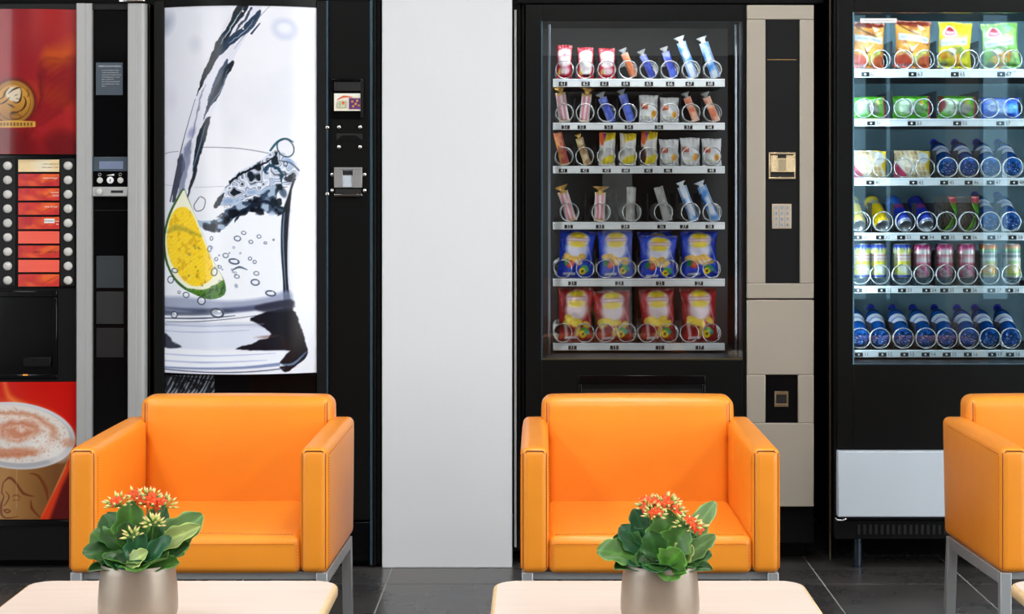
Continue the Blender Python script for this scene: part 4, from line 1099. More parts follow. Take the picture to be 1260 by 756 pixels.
# ------------------------------------------------------------------ machine 2: cold drinks with the water poster
Y2 = Yof(383)
def cold_drinks():
    r = thing('cold_drinks_machine', 'black drinks machine with a lit poster of water poured over a lemon wedge', 'vending machine', (P(327, 699, Y2).x, Y2, 0))
    B = lambda n, a, yf, yb, m, par=r, bev=.0015: MB().rect(*a, Y2 + yf, Y2 + yb).build(n, m, par, bevel=bev)
    MB().box(P(188, 0, Y2).x, Y2 + .03, .0, P(467, 0, Y2).x, Y2 + .72, P(0, -6, Y2).z).build('cabinet', M['black_matt'], r, bevel=.012, seg=3)
    B('left_stile', (189, 1, 202, 690), -.012, .03, M['black_lacquer'], bev=.004)
    B('right_stile', (390, 1, 401.5, 690), -.012, .03, M['dark_panel'], bev=.002)
    # lit, outward-bowed picture with black caps above and below
    panel('poster', art_water(), 202, 9.6, 389.5, 458.5, Y2 - .004, M['print_lit'], r, bulge=.07)
    def cap(name, z0, z1, m):
        mb = MB(); a = P(202, 0, Y2 - .004).x; b = P(389.5, 0, Y2 - .004).x; n = 24
        for k in range(n + 1):
            u = k / n; x = a + (b - a) * u; y = Y2 - .004 - .07 * (1 - (2 * u - 1) ** 2) - .003
            mb.v += [(x, y, z0), (x, y, z1), (x, Y2 + .03, z0), (x, Y2 + .03, z1)]
        for k in range(n):
            o = k * 4; mb.f += [(o, o + 4, o + 5, o + 1), (o + 1, o + 5, o + 7, o + 3), (o, o + 2, o + 6, o + 4), (o + 2, o + 3, o + 7, o + 6)]
        mb.f += [(0, 1, 3, 2), (n * 4, n * 4 + 2, n * 4 + 3, n * 4 + 1)]; mb.m = [0] * len(mb.f)
        mb.build(name, m, r, smooth=40)
    zt = P(0, 9.6, Y2 - .004).z; zb = P(0, 458.5, Y2 - .004).z
    cap('poster_cap', zt, zt + .03, M['black_lacquer'])
    B('lower_front', (202, 461, 390, 640), .0, .03, M['black_gloss'])
    panel('ice_print', art_ice(), 202.5, 462, 264, 485, Y2 - .0005, M['print_gloss'], r)
    B('kick_plate', (202, 641, 390, 686), .004, .03, M['black_matt'])
    # payment column
    B('column_edge', (401.5, 1, 403.5, 690), -.014, .03, M['blue_edge'], bev=.0005)
    B('payment_column', (404, 1.5, 455, 640), .0, .03, M['black_lacquer'])
    B('column_base', (404, 643, 455, 690), .004, .03, M['black_gloss'])
    B('column_edge', (455.2, 0, 458.2, 696), -.002, .03, M['blue_edge'], bev=.0005)
    B('outer_stile', (459, 0, 462.5, 697), .004, .03, M['black_lacquer'])
    B('outer_stile', (463.2, 0, 467.8, 694), .014, .03, M['black_matt'])
    nf = B('note_reader', (407, 96.5, 447, 146), -.008, -.0001, M['black_gloss'], bev=.003)
    B('reader_slot', (411, 101, 445, 112), -.0115, -.0081, M['ink'], par=nf, bev=.001)
    B('reader_lip', (443.5, 98, 447, 145), -.012, -.0081, M['dark_panel'], par=nf, bev=.001)
    nt = panel('instruction_sticker', art_banknote(), 411, 115, 445.5, 136.5, Y2 - .0085, M['print_soft'], nf)
    for (x, y) in ((402.7, 157), (417, 156.5), (443, 156.5), (417, 181), (443, 181), (408.5, 215), (448.5, 215), (408.5, 234.5), (448.5, 234.5), (402.7, 239)):
        MB().disc(x, y, 2.5, Y2 - .004 - (.0145 if x < 403 else 0), Y2 - (.0145 if x < 403 else 0), 14, .0022).build('screw', M['chrome'], r, smooth=50)
    B('recess', (414, 164.5, 446, 172.5), -.0015, -.0001, M['ink'])
    MB().add([P(414, 172.5, Y2 - .0016), P(421, 166.5, Y2 - .0016), P(438, 166.5, Y2 - .0016), P(446, 172.5, Y2 - .0016)], [(0, 3, 2, 1)]).build('recess_lip', M['black_lacquer'], r)
    cm = MB(); cm.frame((411, 206, 445.5, 241), (421, 209, 435, 231.5), Y2 - .014, Y2 - .0001)
    coin = MB().frame((411, 206, 445.5, 231), (421.5, 209, 434, 230), Y2 - .014, Y2 - .0001).build('coin_mechanism', M['brushed'], r, bevel=.0012)
    B('chute', (421.5, 209, 434, 230), -.006, -.0002, M['pale_grey'], par=coin, bev=.0005)
    B('slot', (421.8, 210, 433.7, 215.5), -.0085, -.0061, M['ink'], par=coin, bev=.0003)
    B('tray_lip', (412.5, 232.5, 444, 238.5), -.012, -.0002, M['ink'], par=coin, bev=.001)
    B('tray_rim', (411, 239, 445.5, 241.5), -.016, -.0002, M['chrome'], par=coin, bev=.0006)
cold_drinks()

# ------------------------------------------------------------------ glass-fronted machines
def glazed_case(r, YF, x0, x1, ytop, ybot, open_, depth, back_m):
    """body of a glass-fronted machine: box open at the front, inner liner"""
    a = P(x0, ytop, YF); b = P(x1, ybot, YF)
    o0 = P(open_[0], open_[1], YF); o1 = P(open_[2], open_[3], YF)
    yb = YF + depth
    MB().box(a.x, YF + .04, b.z, o0.x - .012, yb, a.z).build('left_flank', M['black_matt'], r, bevel=.003)
    MB().box(o1.x + .012, YF + .04, b.z, b.x, yb, a.z).build('right_flank', M['black_matt'], r, bevel=.003)
    MB().box(o0.x - .012, yb - .03, b.z, o1.x + .012, yb, a.z).build('liner_back', back_m, r)
    MB().box(o0.x - .012, YF + .04, o0.z + .03, o1.x + .012, yb - .03, a.z).build('liner_top', M['tray'], r)
    MB().box(o0.x - .012, YF + .04, b.z, o1.x + .012, yb - .03, o1.z + .002).build('liner_floor', M['tray'], r)

def coil_mesh(rad, wire, turns=5, pitch=.062):
    pts = []; n = 18
    for k in range(n): t = 2 * math.pi * k / n + math.pi * .35; pts.append((rad * math.cos(t), .002 * k / n, rad * math.sin(t)))
    for k in range(n * turns): t = 2 * math.pi * k / n + math.pi * .35; pts.append((rad * math.cos(t), .002 + pitch * k / n, rad * math.sin(t)))
    o = MB().tube(pts, wire, 5).build('coil', M['wire']); me = o.data
    me.polygons.foreach_set('use_smooth', [True] * len(me.polygons)); bpy.data.objects.remove(o); return me
COILS = {}
def coil(r, px, py, rpx, Y, rot=0, mirror=False):
    rad = round(rpx * Y / F, 4); k = rad
    if k not in COILS: COILS[k] = coil_mesh(rad, .0017)
    o = bpy.data.objects.new('coil', COILS[k]); COL.objects.link(o); attach(o, r)
    o.location = P(px, py, Y)
    o.rotation_euler = (0, rot, 0)
    if mirror: o.scale = (-1, 1, 1)
    return o

M['divider'] = mat('divider', (60, 66, 72), .3, alpha=.55, var=.05)
def shelf(r, x0, x1, yt, yb, YS, yb_in, tags, style):
    a = P(x0, yt, YS); b = P(x1, yb, YS)
    sh = MB().box(a.x + .001, YS + .006, b.z + .004, b.x - .001, yb_in, a.z - .001).build('shelf', M['tray'], r)
    lip = MB().rect(x0, yt, x1, yb, YS, YS + .006).build('shelf_lip', M['shelf_white'], sh, bevel=.0012)
    MB().rect(x0, yt + (yb - yt) * .22, x1, yt + (yb - yt) * .3, YS - .0006, YS + .001).build('lip_groove', M['pale_grey'], sh)
    yc = yt + (yb - yt) * .62; hh = (yb - yt) * .26
    for (tx, num) in tags:
        mb = MB()
        if style == 'plain':
            mb.rect(tx - 5.2, yc - hh, tx + 5.2, yc + hh, YS - .0014, YS - .0005)
            mb.mat(1); put_text(mb, num, tx, yc, hh * 1.75, YS - .0014)
        else:
            mb.rect(tx - 9, yc - hh, tx + .8, yc + hh, YS - .0014, YS - .0005)
            mb.mat(1); c = P(tx - 4.2, yc, YS - .0017); q = .0034
            mb.add([(c.x + q * math.cos(t), c.y, c.z + q * math.sin(t)) for t in np.linspace(0, 2 * math.pi, 9)[:-1]], [tuple(range(8))])
            mb.mat(2); put_text(mb, num, tx + 5.2, yc, hh * 1.8, YS - .0006)
        mb.build('number_tag', [M['ink'], M['white_print'], M['ink']] if style != 'plain' else [M['ink'], M['white_print']], sh)
    return sh

def dividers(r, xs, y0, y1, YS, yb_in):
    for x in xs:
        a = P(x, y0, YS + .01); b = P(x, y1, YS + .01)
        MB().box(a.x - .0006, YS + .01, b.z, a.x + .0006, yb_in - .02, a.z).build('divider', M['divider'], r)

# ------- machine 3: snacks (middle)
Y3 = Yof(382); YS3 = Yof(372)
SN_ROWS = []
def snack_machine():
    r = thing('snack_machine', 'black glass fronted snack machine with champagne coloured payment column, in the middle', 'vending machine', (P(830, 699, Y3).x, Y3, 0))
    B = lambda n, a, yf, yb, m, par=r, bev=.0015: MB().rect(*a, Y3 + yf, Y3 + yb).build(n, m, par, bevel=bev)
    glazed_case(r, Y3, 641, 1004, -8, 672, (667, 26, 914, 443), .62, mat('dark_liner', (30, 31, 34), .5, var=.1))
    MB().box(P(652, 0, Y3).x, Y3 + .18, 0, P(998, 0, Y3).x, Y3 + .55, P(0, 660, Y3).z).build('plinth', M['black_matt'], r, bevel=.003)
    B('top_cover', (637, -10, 1014, 4.5), .01, .6, M['black_matt'], bev=.003)
    # door frame: four rails round the opening
    B('left_rail', (647, 5.5, 667, 690 - 45), .0, .04, M['black_lacquer']); B('right_rail', (914, 5.5, 918, 645), .0, .04, M['black_lacquer'])
    B('top_rail', (667, 5.5, 914, 26), .0, .04, M['black_lacquer'])
    lf = B('delivery_front', (667, 443, 914, 645), .0, .04, M['black_lacquer'])
    MB().frame((712, 462, 868, 560), (716, 473, 864, 556), Y3 - .004, Y3 - .0002).build('flap_frame', M['black_gloss'], lf, bevel=.003)
    B('flap', (717, 479, 863, 555), -.002, -.0002, M['dark_panel'], par=lf, bev=.001)
    # bright edges of the window opening
    fr = MB(); a = P(667, 26, Y3); b = P(914, 443, Y3); t = .006; d = .045
    B('window_edge', (665.8, 26, 667.4, 443), -.0015, .012, M['blue_edge'], bev=.0003)
    B('window_edge', (667, 441.5, 914, 443.2), -.0015, .012, mat('sill_edge', (96, 84, 56), .3, metal=.6, var=.05), bev=.0003)
    lin_ = mat('jamb', (70, 76, 84), .35, metal=.3, var=.06)
    for k, (u0, u1) in enumerate(((a.x, a.x + .003), (b.x - .003, b.x))):
        MB().box(u0, Y3 + .012, b.z, u1, Y3 + .09, a.z).build('jamb', lin_, r)
    MB().hexa([(a.x, Y3 + .012, b.z), (b.x, Y3 + .012, b.z), (b.x - .03, YS3 + .0, b.z + .005), (a.x + .03, YS3, b.z + .005),
               (a.x, Y3 + .012, b.z + .003), (b.x, Y3 + .012, b.z + .003), (b.x - .03, YS3, b.z + .008), (a.x + .03, YS3, b.z + .008)]).build('sill', lin_, r)
    for x in (676, 905.5):
        c = P(x, 30, Y3 + .1); d_ = P(x, 440, Y3 + .1)
        MB().box(c.x - .004, Y3 + .096, d_.z, c.x + .004, Y3 + .104, c.z).build('inner_post', mat('inner_post', (92, 98, 106), .3, metal=.4, var=.05), r, bevel=.001)
    MB().box(a.x + .0005, Y3 + .006, b.z + .0005, b.x - .0005, Y3 + .01, a.z - .0005).build('window_pane', M['glass'], r)
    # silver tube beside the white wall
    B('edge_strip', (632.8, 12, 635.6, 674), .02, .03, M['silver'], bev=.001)
    MB().rect(631.5, 5, 641, 678, Y3 + .035, Y3 + .3).build('side_duct', M['black_matt'], r)
    for x in (638.2, 643): B('side_rib', (x, 4, x + 1.2, 676), .03, .036, M['dark_panel'], bev=.0003)
    # payment column, two plates
    up = MB().frame((919, 6, 1001.5, 367.5), (942, 24, 984, 349), Y3 - .012, Y3 + .04).build('upper_plate', M['champagne'], r, bevel=.0025)
    B('payment_inset', (942, 24, 984, 349), -.004, .03, M['dark_panel'], bev=.001)
    B('inset_line', (944, 73, 980, 74), -.0046, -.004, mat('brass_line', (150, 118, 70), .4, metal=.5), bev=.0001)
    lo = MB().frame((919, 369.3, 1001.5, 624), (942, 461.5, 982, 521), Y3 - .012, Y3 + .04).build('lower_plate', M['champagne'], r, bevel=.0025)
    B('return_inset', (942, 461.5, 982, 521), -.002, .03, M['black_gloss'], bev=.001)
    lip = mat('return_metal', (150, 130, 100), .3, metal=.8)
    cr = MB().frame((953, 482, 970, 501), (955, 486, 968, 497), Y3 - .008, Y3 - .0021).build('coin_return', lip, r, bevel=.001)
    B('return_flap', (955, 486, 968, 497), -.0045, -.0021, M['ink'], par=cr, bev=.0005)
    warm = mat('warm_metal', (232, 208, 168), .25, metal=.75, var=.04)
    cm = MB().frame((946, 187.5, 979, 220.5), (948, 190, 977, 218), Y3 - .014, Y3 - .0041).build('coin_mechanism', warm, r, bevel=.001)
    f = MB(); a = P(948, 191, Y3); b = P(977, 212, Y3)
    f.hexa([(a.x, Y3 - .018, b.z), (b.x, Y3 - .018, b.z), (b.x, Y3 - .0041, b.z), (a.x, Y3 - .0041, b.z), (a.x, Y3 - .008, a.z), (b.x, Y3 - .008, a.z), (b.x, Y3 - .0041, a.z), (a.x, Y3 - .0041, a.z)])
    f.build('coin_ramp', warm, cm, bevel=.0008)
    B('ramp_slot', (957, 190.5, 967.5, 194.5), -.0125, -.006, M['ink'], par=cm, bev=.0004)
    B('coin_chute', (957.5, 195.5, 968, 210.5), -.0195, -.012, warm, par=cm, bev=.0012)
    B('ramp_shade', (948.5, 213, 977, 217.5), -.009, -.0042, M['ink'], par=cm, bev=.0004)
    kpm = mat('keypad_plate', (206, 186, 160), .35, metal=.5, var=.03)
    kp = B('keypad', (950, 251, 974, 281.5), -.008, -.0041, kpm, bev=.001)
    for i, ch in enumerate('123456789*0#'):
        kx, ky = 955 + (i % 3) * 7, 255.8 + (i // 3) * 7
        k_ = MB().rect(kx - 2.6, ky - 2.6, kx + 2.6, ky + 2.6, Y3 - .0105, Y3 - .0081)
        k_.mat(1); put_text(k_, ch, kx, ky, 2.8, Y3 - .0105)
        k_.build('key', [M['silver'], M['ink']], kp)
    # shelves
    YB = Y3 + .52
    L_ = 680.5; R_ = 892
    nm = lambda xs, ns: list(zip(xs, ns))
    rows = [(97, 107, nm((692.8, 720.6, 743.6, 769.8, 798.4, 824.6, 848.6, 873.8), ('61', '62', '63', '64', '65', '66', '67', '68'))),
            (151, 160, nm((696, 715.8, 748.9, 773.8, 810.8, 847, 873), ('51', '52', '53', '54', '56', '57', '58'))),
            (204.5, 213.5, nm((692.8, 719.5, 746.5, 770, 797.8, 822, 875.6), ('41', '42', '43', '44', '45', '46', '48'))),
            (273.5, 282.5, nm((699.7, 738.4, 769.5, 814, 841.9, 873.3), ('32', '33', '34', '36', '37', '38'))),
            (343, 352.5, nm((704.4, 762.2, 812.4, 860), ('21', '23', '25', '27'))),
            (422.5, 431.5, nm((704.4, 756, 812, 861), ('11', '13', '15', '17')))]
    for (yt, yb, tg) in rows: shelf(r, L_, R_, yt, yb, YS3, YB, tg, 'plain')
    x8 = (694.7, 720, 746.5, 773, 798.6, 824.6, 850.5, 877)
    YC = YS3 + .004
    for i, x in enumerate(x8): coil(r, x, 85.6, 11.0, YC, .3 * i)
    for i, x in enumerate(x8): coil(r, x, 138.7, 11.0, YC, .25 * i)
    for i, x in enumerate(x8): coil(r, x - .5, 192.3, 11.0, YC, -.2 * i)
    for i, x in enumerate((701, 740, 777.5, 816.5, 849.8, 876.5)): coil(r, x, 261.4, 11.4, YC, .2 * i)
    for i, x in enumerate((692.7, 720, 744.8, 771.7, 796.5, 823.5, 848.6, 875.9)):
        coil(r, x, 331, 11.0, YC, .1, i % 2 == 0); coil(r, x - .3, 410, 11.4, YC, .1, i % 2 == 0)
    for y0, y1 in ((70, 97), (120, 151), (178, 204.5)): dividers(r, [ (a + b) / 2 for a, b in zip(x8[:-1], x8[1:])], y0, y1, YS3, YB)
    dividers(r, (720.5, 759, 797, 833, 863), 238, 273.5, YS3, YB); dividers(r, (732.5, 784, 836), 308, 343, YS3, YB); dividers(r, (732.5, 784, 836), 385, 422.5, YS3, YB)
    # tube lamps behind the door rails
    a = P(667, 26, Y3); b = P(914, 443, Y3)
    for sx, x in ((1, a.x - .004), (-1, b.x + .004)):
        l = area('snack_case_lamp', (x, Y3 + .065, (a.z + b.z) / 2), (x + sx * .25, YS3 + .12, (a.z + b.z) / 2), .03, .95, 4.2, (.95, .98, 1.0))
    tl = area('snack_case_top_lamp', ((a.x + b.x) / 2, Y3 + .055, a.z + .012), ((a.x + b.x) / 2, YS3 + .25, a.z - .5), .55, .03, 2.5, (.95, .98, 1.0))
snack_machine()

# ------- machine 4: snacks and cold drinks (right)
Y4 = Yof(386); YS4 = Yof(376)
def drinks_snacks_machine():
    XR = 1352
    r = thing('snack_and_drinks_machine', 'black glass fronted machine of snacks, cans and water bottles, cut off at the right edge', 'vending machine', (P(1190, 699, Y4).x, Y4, 0))
    B = lambda n, a, yf, yb, m, par=r, bev=.0015: MB().rect(*a, Y4 + yf, Y4 + yb).build(n, m, par, bevel=bev)
    glazed_case(r, Y4, 1026, XR + 20, -10, 665, (1050, 15, XR, 449), .66, mat('blue_liner', (150, 196, 214), .45, var=.05))
    B('left_rail', (1030, -10, 1050, 552), .0, .04, M['black_lacquer'], bev=.003); B('top_rail', (1050, -10, XR, 15), .0, .04, M['black_lacquer'])
    B('right_rail', (XR, -10, XR + 18, 552), .0, .04, M['black_lacquer'], bev=.003)
    B('lower_door', (1050, 449, XR, 552), .0, .04, M['black_lacquer'])
    B('outer_edge', (1020.5, -10, 1022.5, 690), .03, .04, mat('edge_bronze', (70, 62, 50), .4, metal=.5), bev=.0004)
    B('outer_edge', (1026, -10, 1030, 660), .012, .04, M['black_lacquer'], bev=.001)
    lf = B('service_flap', (1031, 555.5, XR + 10, 637), -.02, .03, M['pale_grey'], bev=.004)
    B('flap_shadow_gap', (1030, 552.3, XR + 10, 555), .012, .03, M['ink'])
    pts = [P(1028, 638, Y4 - .012), P(1031, 640.5, Y4 - .022), P(1036, 641, Y4 - .024), P(1041, 639, Y4 - .02)]
    MB().tube(pts, .0035, 8).build('hinge_bracket', M['chrome'], r, smooth=60)
    pl = B('grille_plinth', (1027, 641, XR + 12, 664), .01, .05, M['black_lacquer'], bev=.003)
    for i in range(28): B('grille_slot', (1055 + i * 7.1, 646.5, 1058.6 + i * 7.1, 658), .0075, .0098, M['ink'], par=pl, bev=.0004)
    for x in (1057, 1335):
        c = P(x, 702, Yof(385) + .02)
        MB().lathe([(.017, .0), (.017, .004), (.0145, .006), (.0145, .105)], (c.x, c.y + .03, 0), 20).build('foot', mat('foot_metal', (64, 74, 86), .25, metal=.8), r, smooth=50)
        MB().lathe([(.0145, .0), (.0145, .105)], (c.x, c.y + .5, 0), 16).build('foot', M['black_matt'], r, smooth=50)
    B('window_edge', (1049.4, 15, 1051, 449), -.0015, .012, mat('window_edge', (108, 150, 168), .2, metal=.4, var=.04), bev=.0003)
    B('window_edge', (1051, 447.6, XR, 449), -.0015, .012, M['blue_edge'], bev=.0003)
    a = P(1050, 15, Y4); b = P(XR, 449, Y4)
    MB().box(a.x + .0005, Y4 + .006, b.z + .0005, b.x - .0005, Y4 + .01, a.z - .0005).build('window_pane', M['case_glass'], r)
    nt = MB().rect(1058.5, 22.6, 1103.5, 28.2, Y4 + .0035, Y4 + .0055).build('glass_sticker', M['white_print'], r, bevel=.0008)
    tm = MB(); put_text(tm, '* Please swipe and select your number first', 1081, 25.4, 1.5, Y4 + .0035); tm.build('lettering', mat('grey_ink', (150, 150, 155), .5), nt)
    YB = Y4 + .56
    rows = [(85, 95.5, ((1069, '61'), (1127, '63'), (1179, '65'), (1236, '67'))),
            (146, 155.5, ((1076, '51'), (1126, '53'), (1182, '55'), (1235, '57'))),
            (219, 228.5, ((1075, '41'), (1128, '43'), (1166, '45'), (1196, '46'), (1223, '47'), (1252, '48'))),
            (286.5, 296, ((1060, '31'), (1087, '32'), (1113, '33'), (1141, '34'), (1167, '35'), (1194, '36'), (1224, '37'), (1250, '38'))),
            (352, 361, ((1060, '21'), (1089, '22'), (1114, '23'), (1144, '24'), (1166, '25'), (1194, '26'), (1224, '27'), (1246, '28'))),
            (431, 440, ((1061, '11'), (1090, '12'), (1117, '13'), (1143, '14'), (1169, '15'), (1195, '16'), (1225, '17'), (1247, '18')))]
    for yt, yb, tg in rows: shelf(r, 1051.5, XR - 1, yt, yb, YS4, YB, tg, 'dot')
    YC = YS4 + .004
    for i, x in enumerate((1056, 1084, 1112, 1138.5, 1165, 1193, 1217.5, 1246)): coil(r, x, 73.2, 11.6, YC, .1, i % 2 == 0)
    for i, x in enumerate((1063, 1083, 1112, 1136.5, 1165.5, 1192.3, 1217.5, 1246)): coil(r, x, 133.2, 11.6, YC, .3, i % 2 == 0)
    for i, x in enumerate((1061, 1086, 1112, 1138.5)): coil(r, x, 206.4, 11.6, YC, .3, i % 2 == 0)
    x8 = (1166.3, 1192.7, 1219.4, 1246.4)
    for i, x in enumerate(x8): coil(r, x, 206, 12.2, YC, -.6)
    for i, x in enumerate((1059, 1086.7, 1114.4, 1140.7, 1165, 1192.7, 1218.5, 1244)): coil(r, x, 273, 12.2, YC, -.5)
    for i, x in enumerate((1059, 1083, 1110, 1137, 1164, 1191, 1218, 1245)): coil(r, x, 338, 12.0, YC, -.9)
    for i, x in enumerate((1058.7, 1083, 1111.7, 1139.6, 1165.5, 1192.9, 1218.5, 1244)): coil(r, x, 416.5, 12.6, YC, -.6)
    for y0, y1 in ((50, 85), (112, 146)): dividers(r, (1098, 1152, 1204), y0, y1, YS4, YB)
    dividers(r, (1098, 1152, 1179, 1206, 1233), 185, 219, YS4, YB); 
    for y0, y1 in ((250, 286), (312, 352), (398, 431)): dividers(r, (1072.5, 1100, 1127, 1152, 1179, 1206, 1232), y0, y1, YS4, YB)
    l = area('drinks_case_lamp', (a.x - .004, Y4 + .065, (a.z + b.z) / 2), (a.x + .3, YS4 + .12, (a.z + b.z) / 2), .03, 1.0, 4.4, (.86, .95, 1.0))
    l = area('drinks_case_lamp', (b.x + .004, Y4 + .065, (a.z + b.z) / 2), (b.x - .3, YS4 + .12, (a.z + b.z) / 2), .03, 1.0, 4.4, (.86, .95, 1.0))
    area('drinks_case_top_lamp', ((a.x + b.x) / 2, Y4 + .055, a.z + .012), ((a.x + b.x) / 2, YS4 + .25, a.z - .5), .7, .03, 4.5, (.86, .95, 1.0))
drinks_snacks_machine()
# ------------------------------------------------------------------ goods in the two glazed machines
M['foil'] = mat('printed_foil', rough=.26, spec=.6, attr=True, bump=.55, bscale=55, bdist=.004, var=.01)
M['film'] = mat('printed_film', rough=.2, spec=.6, attr=True, bump=.3, bscale=80, bdist=.003, var=.01)
M['gold_film'] = mat('gold_film', (222, 176, 96), .22, metal=.7, bump=.8, bscale=160, bdist=.004, var=.2, vscale=120)
M['clear_film'] = mat('clear_film', (205, 210, 215), .12, spec=.8, alpha=.38, bump=.8, bscale=130, bdist=.004)
M['smoke_film'] = mat('smoke_film', (120, 92, 80), .15, spec=.8, alpha=.35, bump=.8, bscale=110, bdist=.004)
M['can_print'] = mat('can_print', rough=.24, metal=.25, spec=.6, attr=True, var=.01)
M['tin'] = mat('tin', (205, 208, 212), .28, metal=.9, var=.04)

def bag_grid(w, h, T, nu=22, nv=28, seed=1, waist=.06, seal=.05):
    """front and back sheets of a filled bag; origin bottom centre, front faces -Y"""
    rng = random.Random(seed); ph = [rng.uniform(0, 6.28) for _ in range(6)]
    u = np.linspace(-1, 1, nu); v = np.linspace(0, 1, nv); U, V = np.meshgrid(u, v)
    prof = np.clip(np.sin(np.pi * np.clip((V - seal) / (1 - 2 * seal), 0, 1)), 0, 1) ** .55
    W = (w / 2) * (1 - waist * prof)
    t = T / 2 * prof * (1 - np.abs(U) ** 2.4) ** .7
    t = t * (1 + .10 * np.sin(U * 5 + V * 7 + ph[0]) + .07 * np.sin(V * 19 + U * 3 + ph[1]))
    x = U * W + .01 * w * np.sin(V * 9 + ph[2]); z = V * h + .008 * h * np.sin(U * 4 + ph[3]) * (V > .9)
    edge = .0022 * np.sin(U * 14 + ph[4]) * (1 - prof)
    fr = np.stack([x, -t + edge, z], -1); bk = np.stack([x, t + edge + .0003, z], -1)
    return fr, bk

def bag(root, art, w, h, T, seed, m=None, seals=True, waist=.06, nu=22, nv=28, seal=.05):
    m = m or M['foil']
    fr, bk = bag_grid(w, h, T, nu, nv, seed, waist, seal)
    C = art.at(nu, nv)[::-1]
    rows = nv
    P_all = np.concatenate([fr, bk[:, ::-1]], 1); C_all = np.concatenate([C, C[:, ::-1] * .9], 1)
    # close the loop sideways
    P_all = np.concatenate([P_all, P_all[:, :1]], 1); C_all = np.concatenate([C_all, C_all[:, :1]], 1)
    if not seals:
        return grid_mesh('wrapper', P_all, C_all, m, root, flip=False)
    k = max(int(nv * seal * 1.6), 2)
    grid_mesh('bag', P_all[k - 1:nv - k + 1], C_all[k - 1:nv - k + 1], m, root)
    grid_mesh('bottom_seal', P_all[:k], C_all[:k], m, root); grid_mesh('top_seal', P_all[nv - k:], C_all[nv - k:], m, root)

def art_crisps(bgc, dark, seed, blue=True):
    A = Art(0, 0, 46, 60, bgc, 2)
    A.noise(dark, 14, seed, .5, .75, .6)
    A.rect(0, 0, 46, 3, dark, .7, 2); A.rect(0, 56, 46, 60, dark, .8, 2)
    A.ell(24, 24, 15, 13, (244, 238, 244), .9, 0, 6); A.ell(24, 12, 15, 10, (236, 232, 240), .95, 0, 2.5)
    A.ell(24, 6.5, 10, 3.6, (238, 208, 40), .95, 0, 2); A.ell(24, 17.6, 11, 4, (240, 210, 50), .9, 0, 2.2)
    A.rect(11, 9.6, 37, 11.2, (180, 60, 60), .6, 2); A.rect(10, 12.6, 38, 14.2, (190, 80, 80), .55, 2); A.rect(12, 11, 36, 12.6, (226, 220, 226), .9, 1.4)
    rng = random.Random(seed)
    for i in range(9):
        x, y = rng.uniform(8, 38), rng.uniform(33, 41)
        A.ell(x, y, 5.5, 3.6, (236, 190, 84) if blue else (244, 214, 70), .95, rng.uniform(-.6, .6), 1.2); A.ring(x, y, 4.6, 2.8, .9, (204, 140, 50) if blue else (222, 176, 40), .6, rng.uniform(-.6, .6))
    if blue:
        A.ell(15, 43, 5, 5, (214, 66, 44), .95); A.ell(15, 43, 3, 3, (238, 120, 90), .9); A.ell(9, 41, 3.5, 4.5, (40, 130, 60), .9, .5); A.ell(26, 40, 5, 3.6, (236, 226, 196), .9, .3, 2)
        A.stroke([(24, 36), (28, 42), (24, 47)], 1, (196, 50, 40), .8)
    else:
        A.ell(14, 47, 6, 6, (150, 20, 26), .6, 0, 3); A.ell(25, 48, 4, 6, (236, 204, 70), .9, .3, 2); A.stroke([(8, 40), (10, 52)], 4, (244, 240, 236), .7, curve=False, b=2)
    A.ell(35, 48, 6, 4.4, (60, 160, 60), .95, .3); A.ell(32, 51, 4.4, 4.2, (244, 214, 30), 1); A.ell(32, 51, 1.6, 1.6, (90, 60, 20), 1); A.rect(34, 48, 41, 50, (60, 150, 190), .8)
    for i in range(6): A.ell(9 + i * 2.6, 55.2 - .1 * i, 1.5, 1.7, (246, 246, 250), .85, 0, .7)
    A.stroke([(38, 20), (43, 34), (42, 44)], [.4, 1.6, .4], (250, 250, 252), .5, 1.4); A.stroke([(3, 12), (5, 26)], [.4, 1.2, .4], (250, 240, 250), .6, 1.2, False)
    return A
def art_zig(seed):
    A = Art(0, 0, 40, 56, (206, 140, 62), 2); A.noise((236, 176, 96), 12, seed, .5, .7, .7); A.noise((132, 72, 36), 9, seed + 3, .58, .75, .7)
    A.poly([(0, 0), (40, 0), (40, 5), (20, 8), (0, 5)], (120, 42, 34), .9, 1, False)
    A.poly([(24, 5), (34, 9), (28, 12)], (236, 220, 206), .9, 1, False); A.stroke([(4, 6), (18, 14), (30, 18)], [1, 2.4, 1], (60, 40, 34), .8)
    A.poly([(2, 16), (38, 20), (37, 27), (2, 24)], (178, 180, 188), .98, 1, False); A.stroke([(6, 20.5), (34, 23.5)], 1.6, (104, 108, 118), .8, 1.4, False)
    A.poly([(14, 29), (18, 33), (26, 27), (18, 38)], (240, 236, 230), .9, .8, False); A.poly([(14, 31), (17, 37), (20, 38), (16, 41)], (60, 34, 30), .8, .8, False)
    A.stroke([(3, 34), (16, 42), (24, 52)], [.8, 1.6, .8], (240, 232, 220), .85); A.poly([(20, 40), (32, 40), (30, 50), (24, 52)], (196, 190, 90), .9, 1.4)
    A.ell(32, 37, 3.6, 3, (206, 214, 120), .95); A.poly([(0, 44), (14, 42), (20, 56), (0, 56)], (190, 66, 52), .9, 2); A.poly([(28, 44), (40, 42), (40, 56), (26, 56)], (200, 84, 56), .85, 2)
    for i in range(5): A.ell(4 + i * 3.2, 53, 1.3, 1.4, (244, 210, 220), .8)
    return A
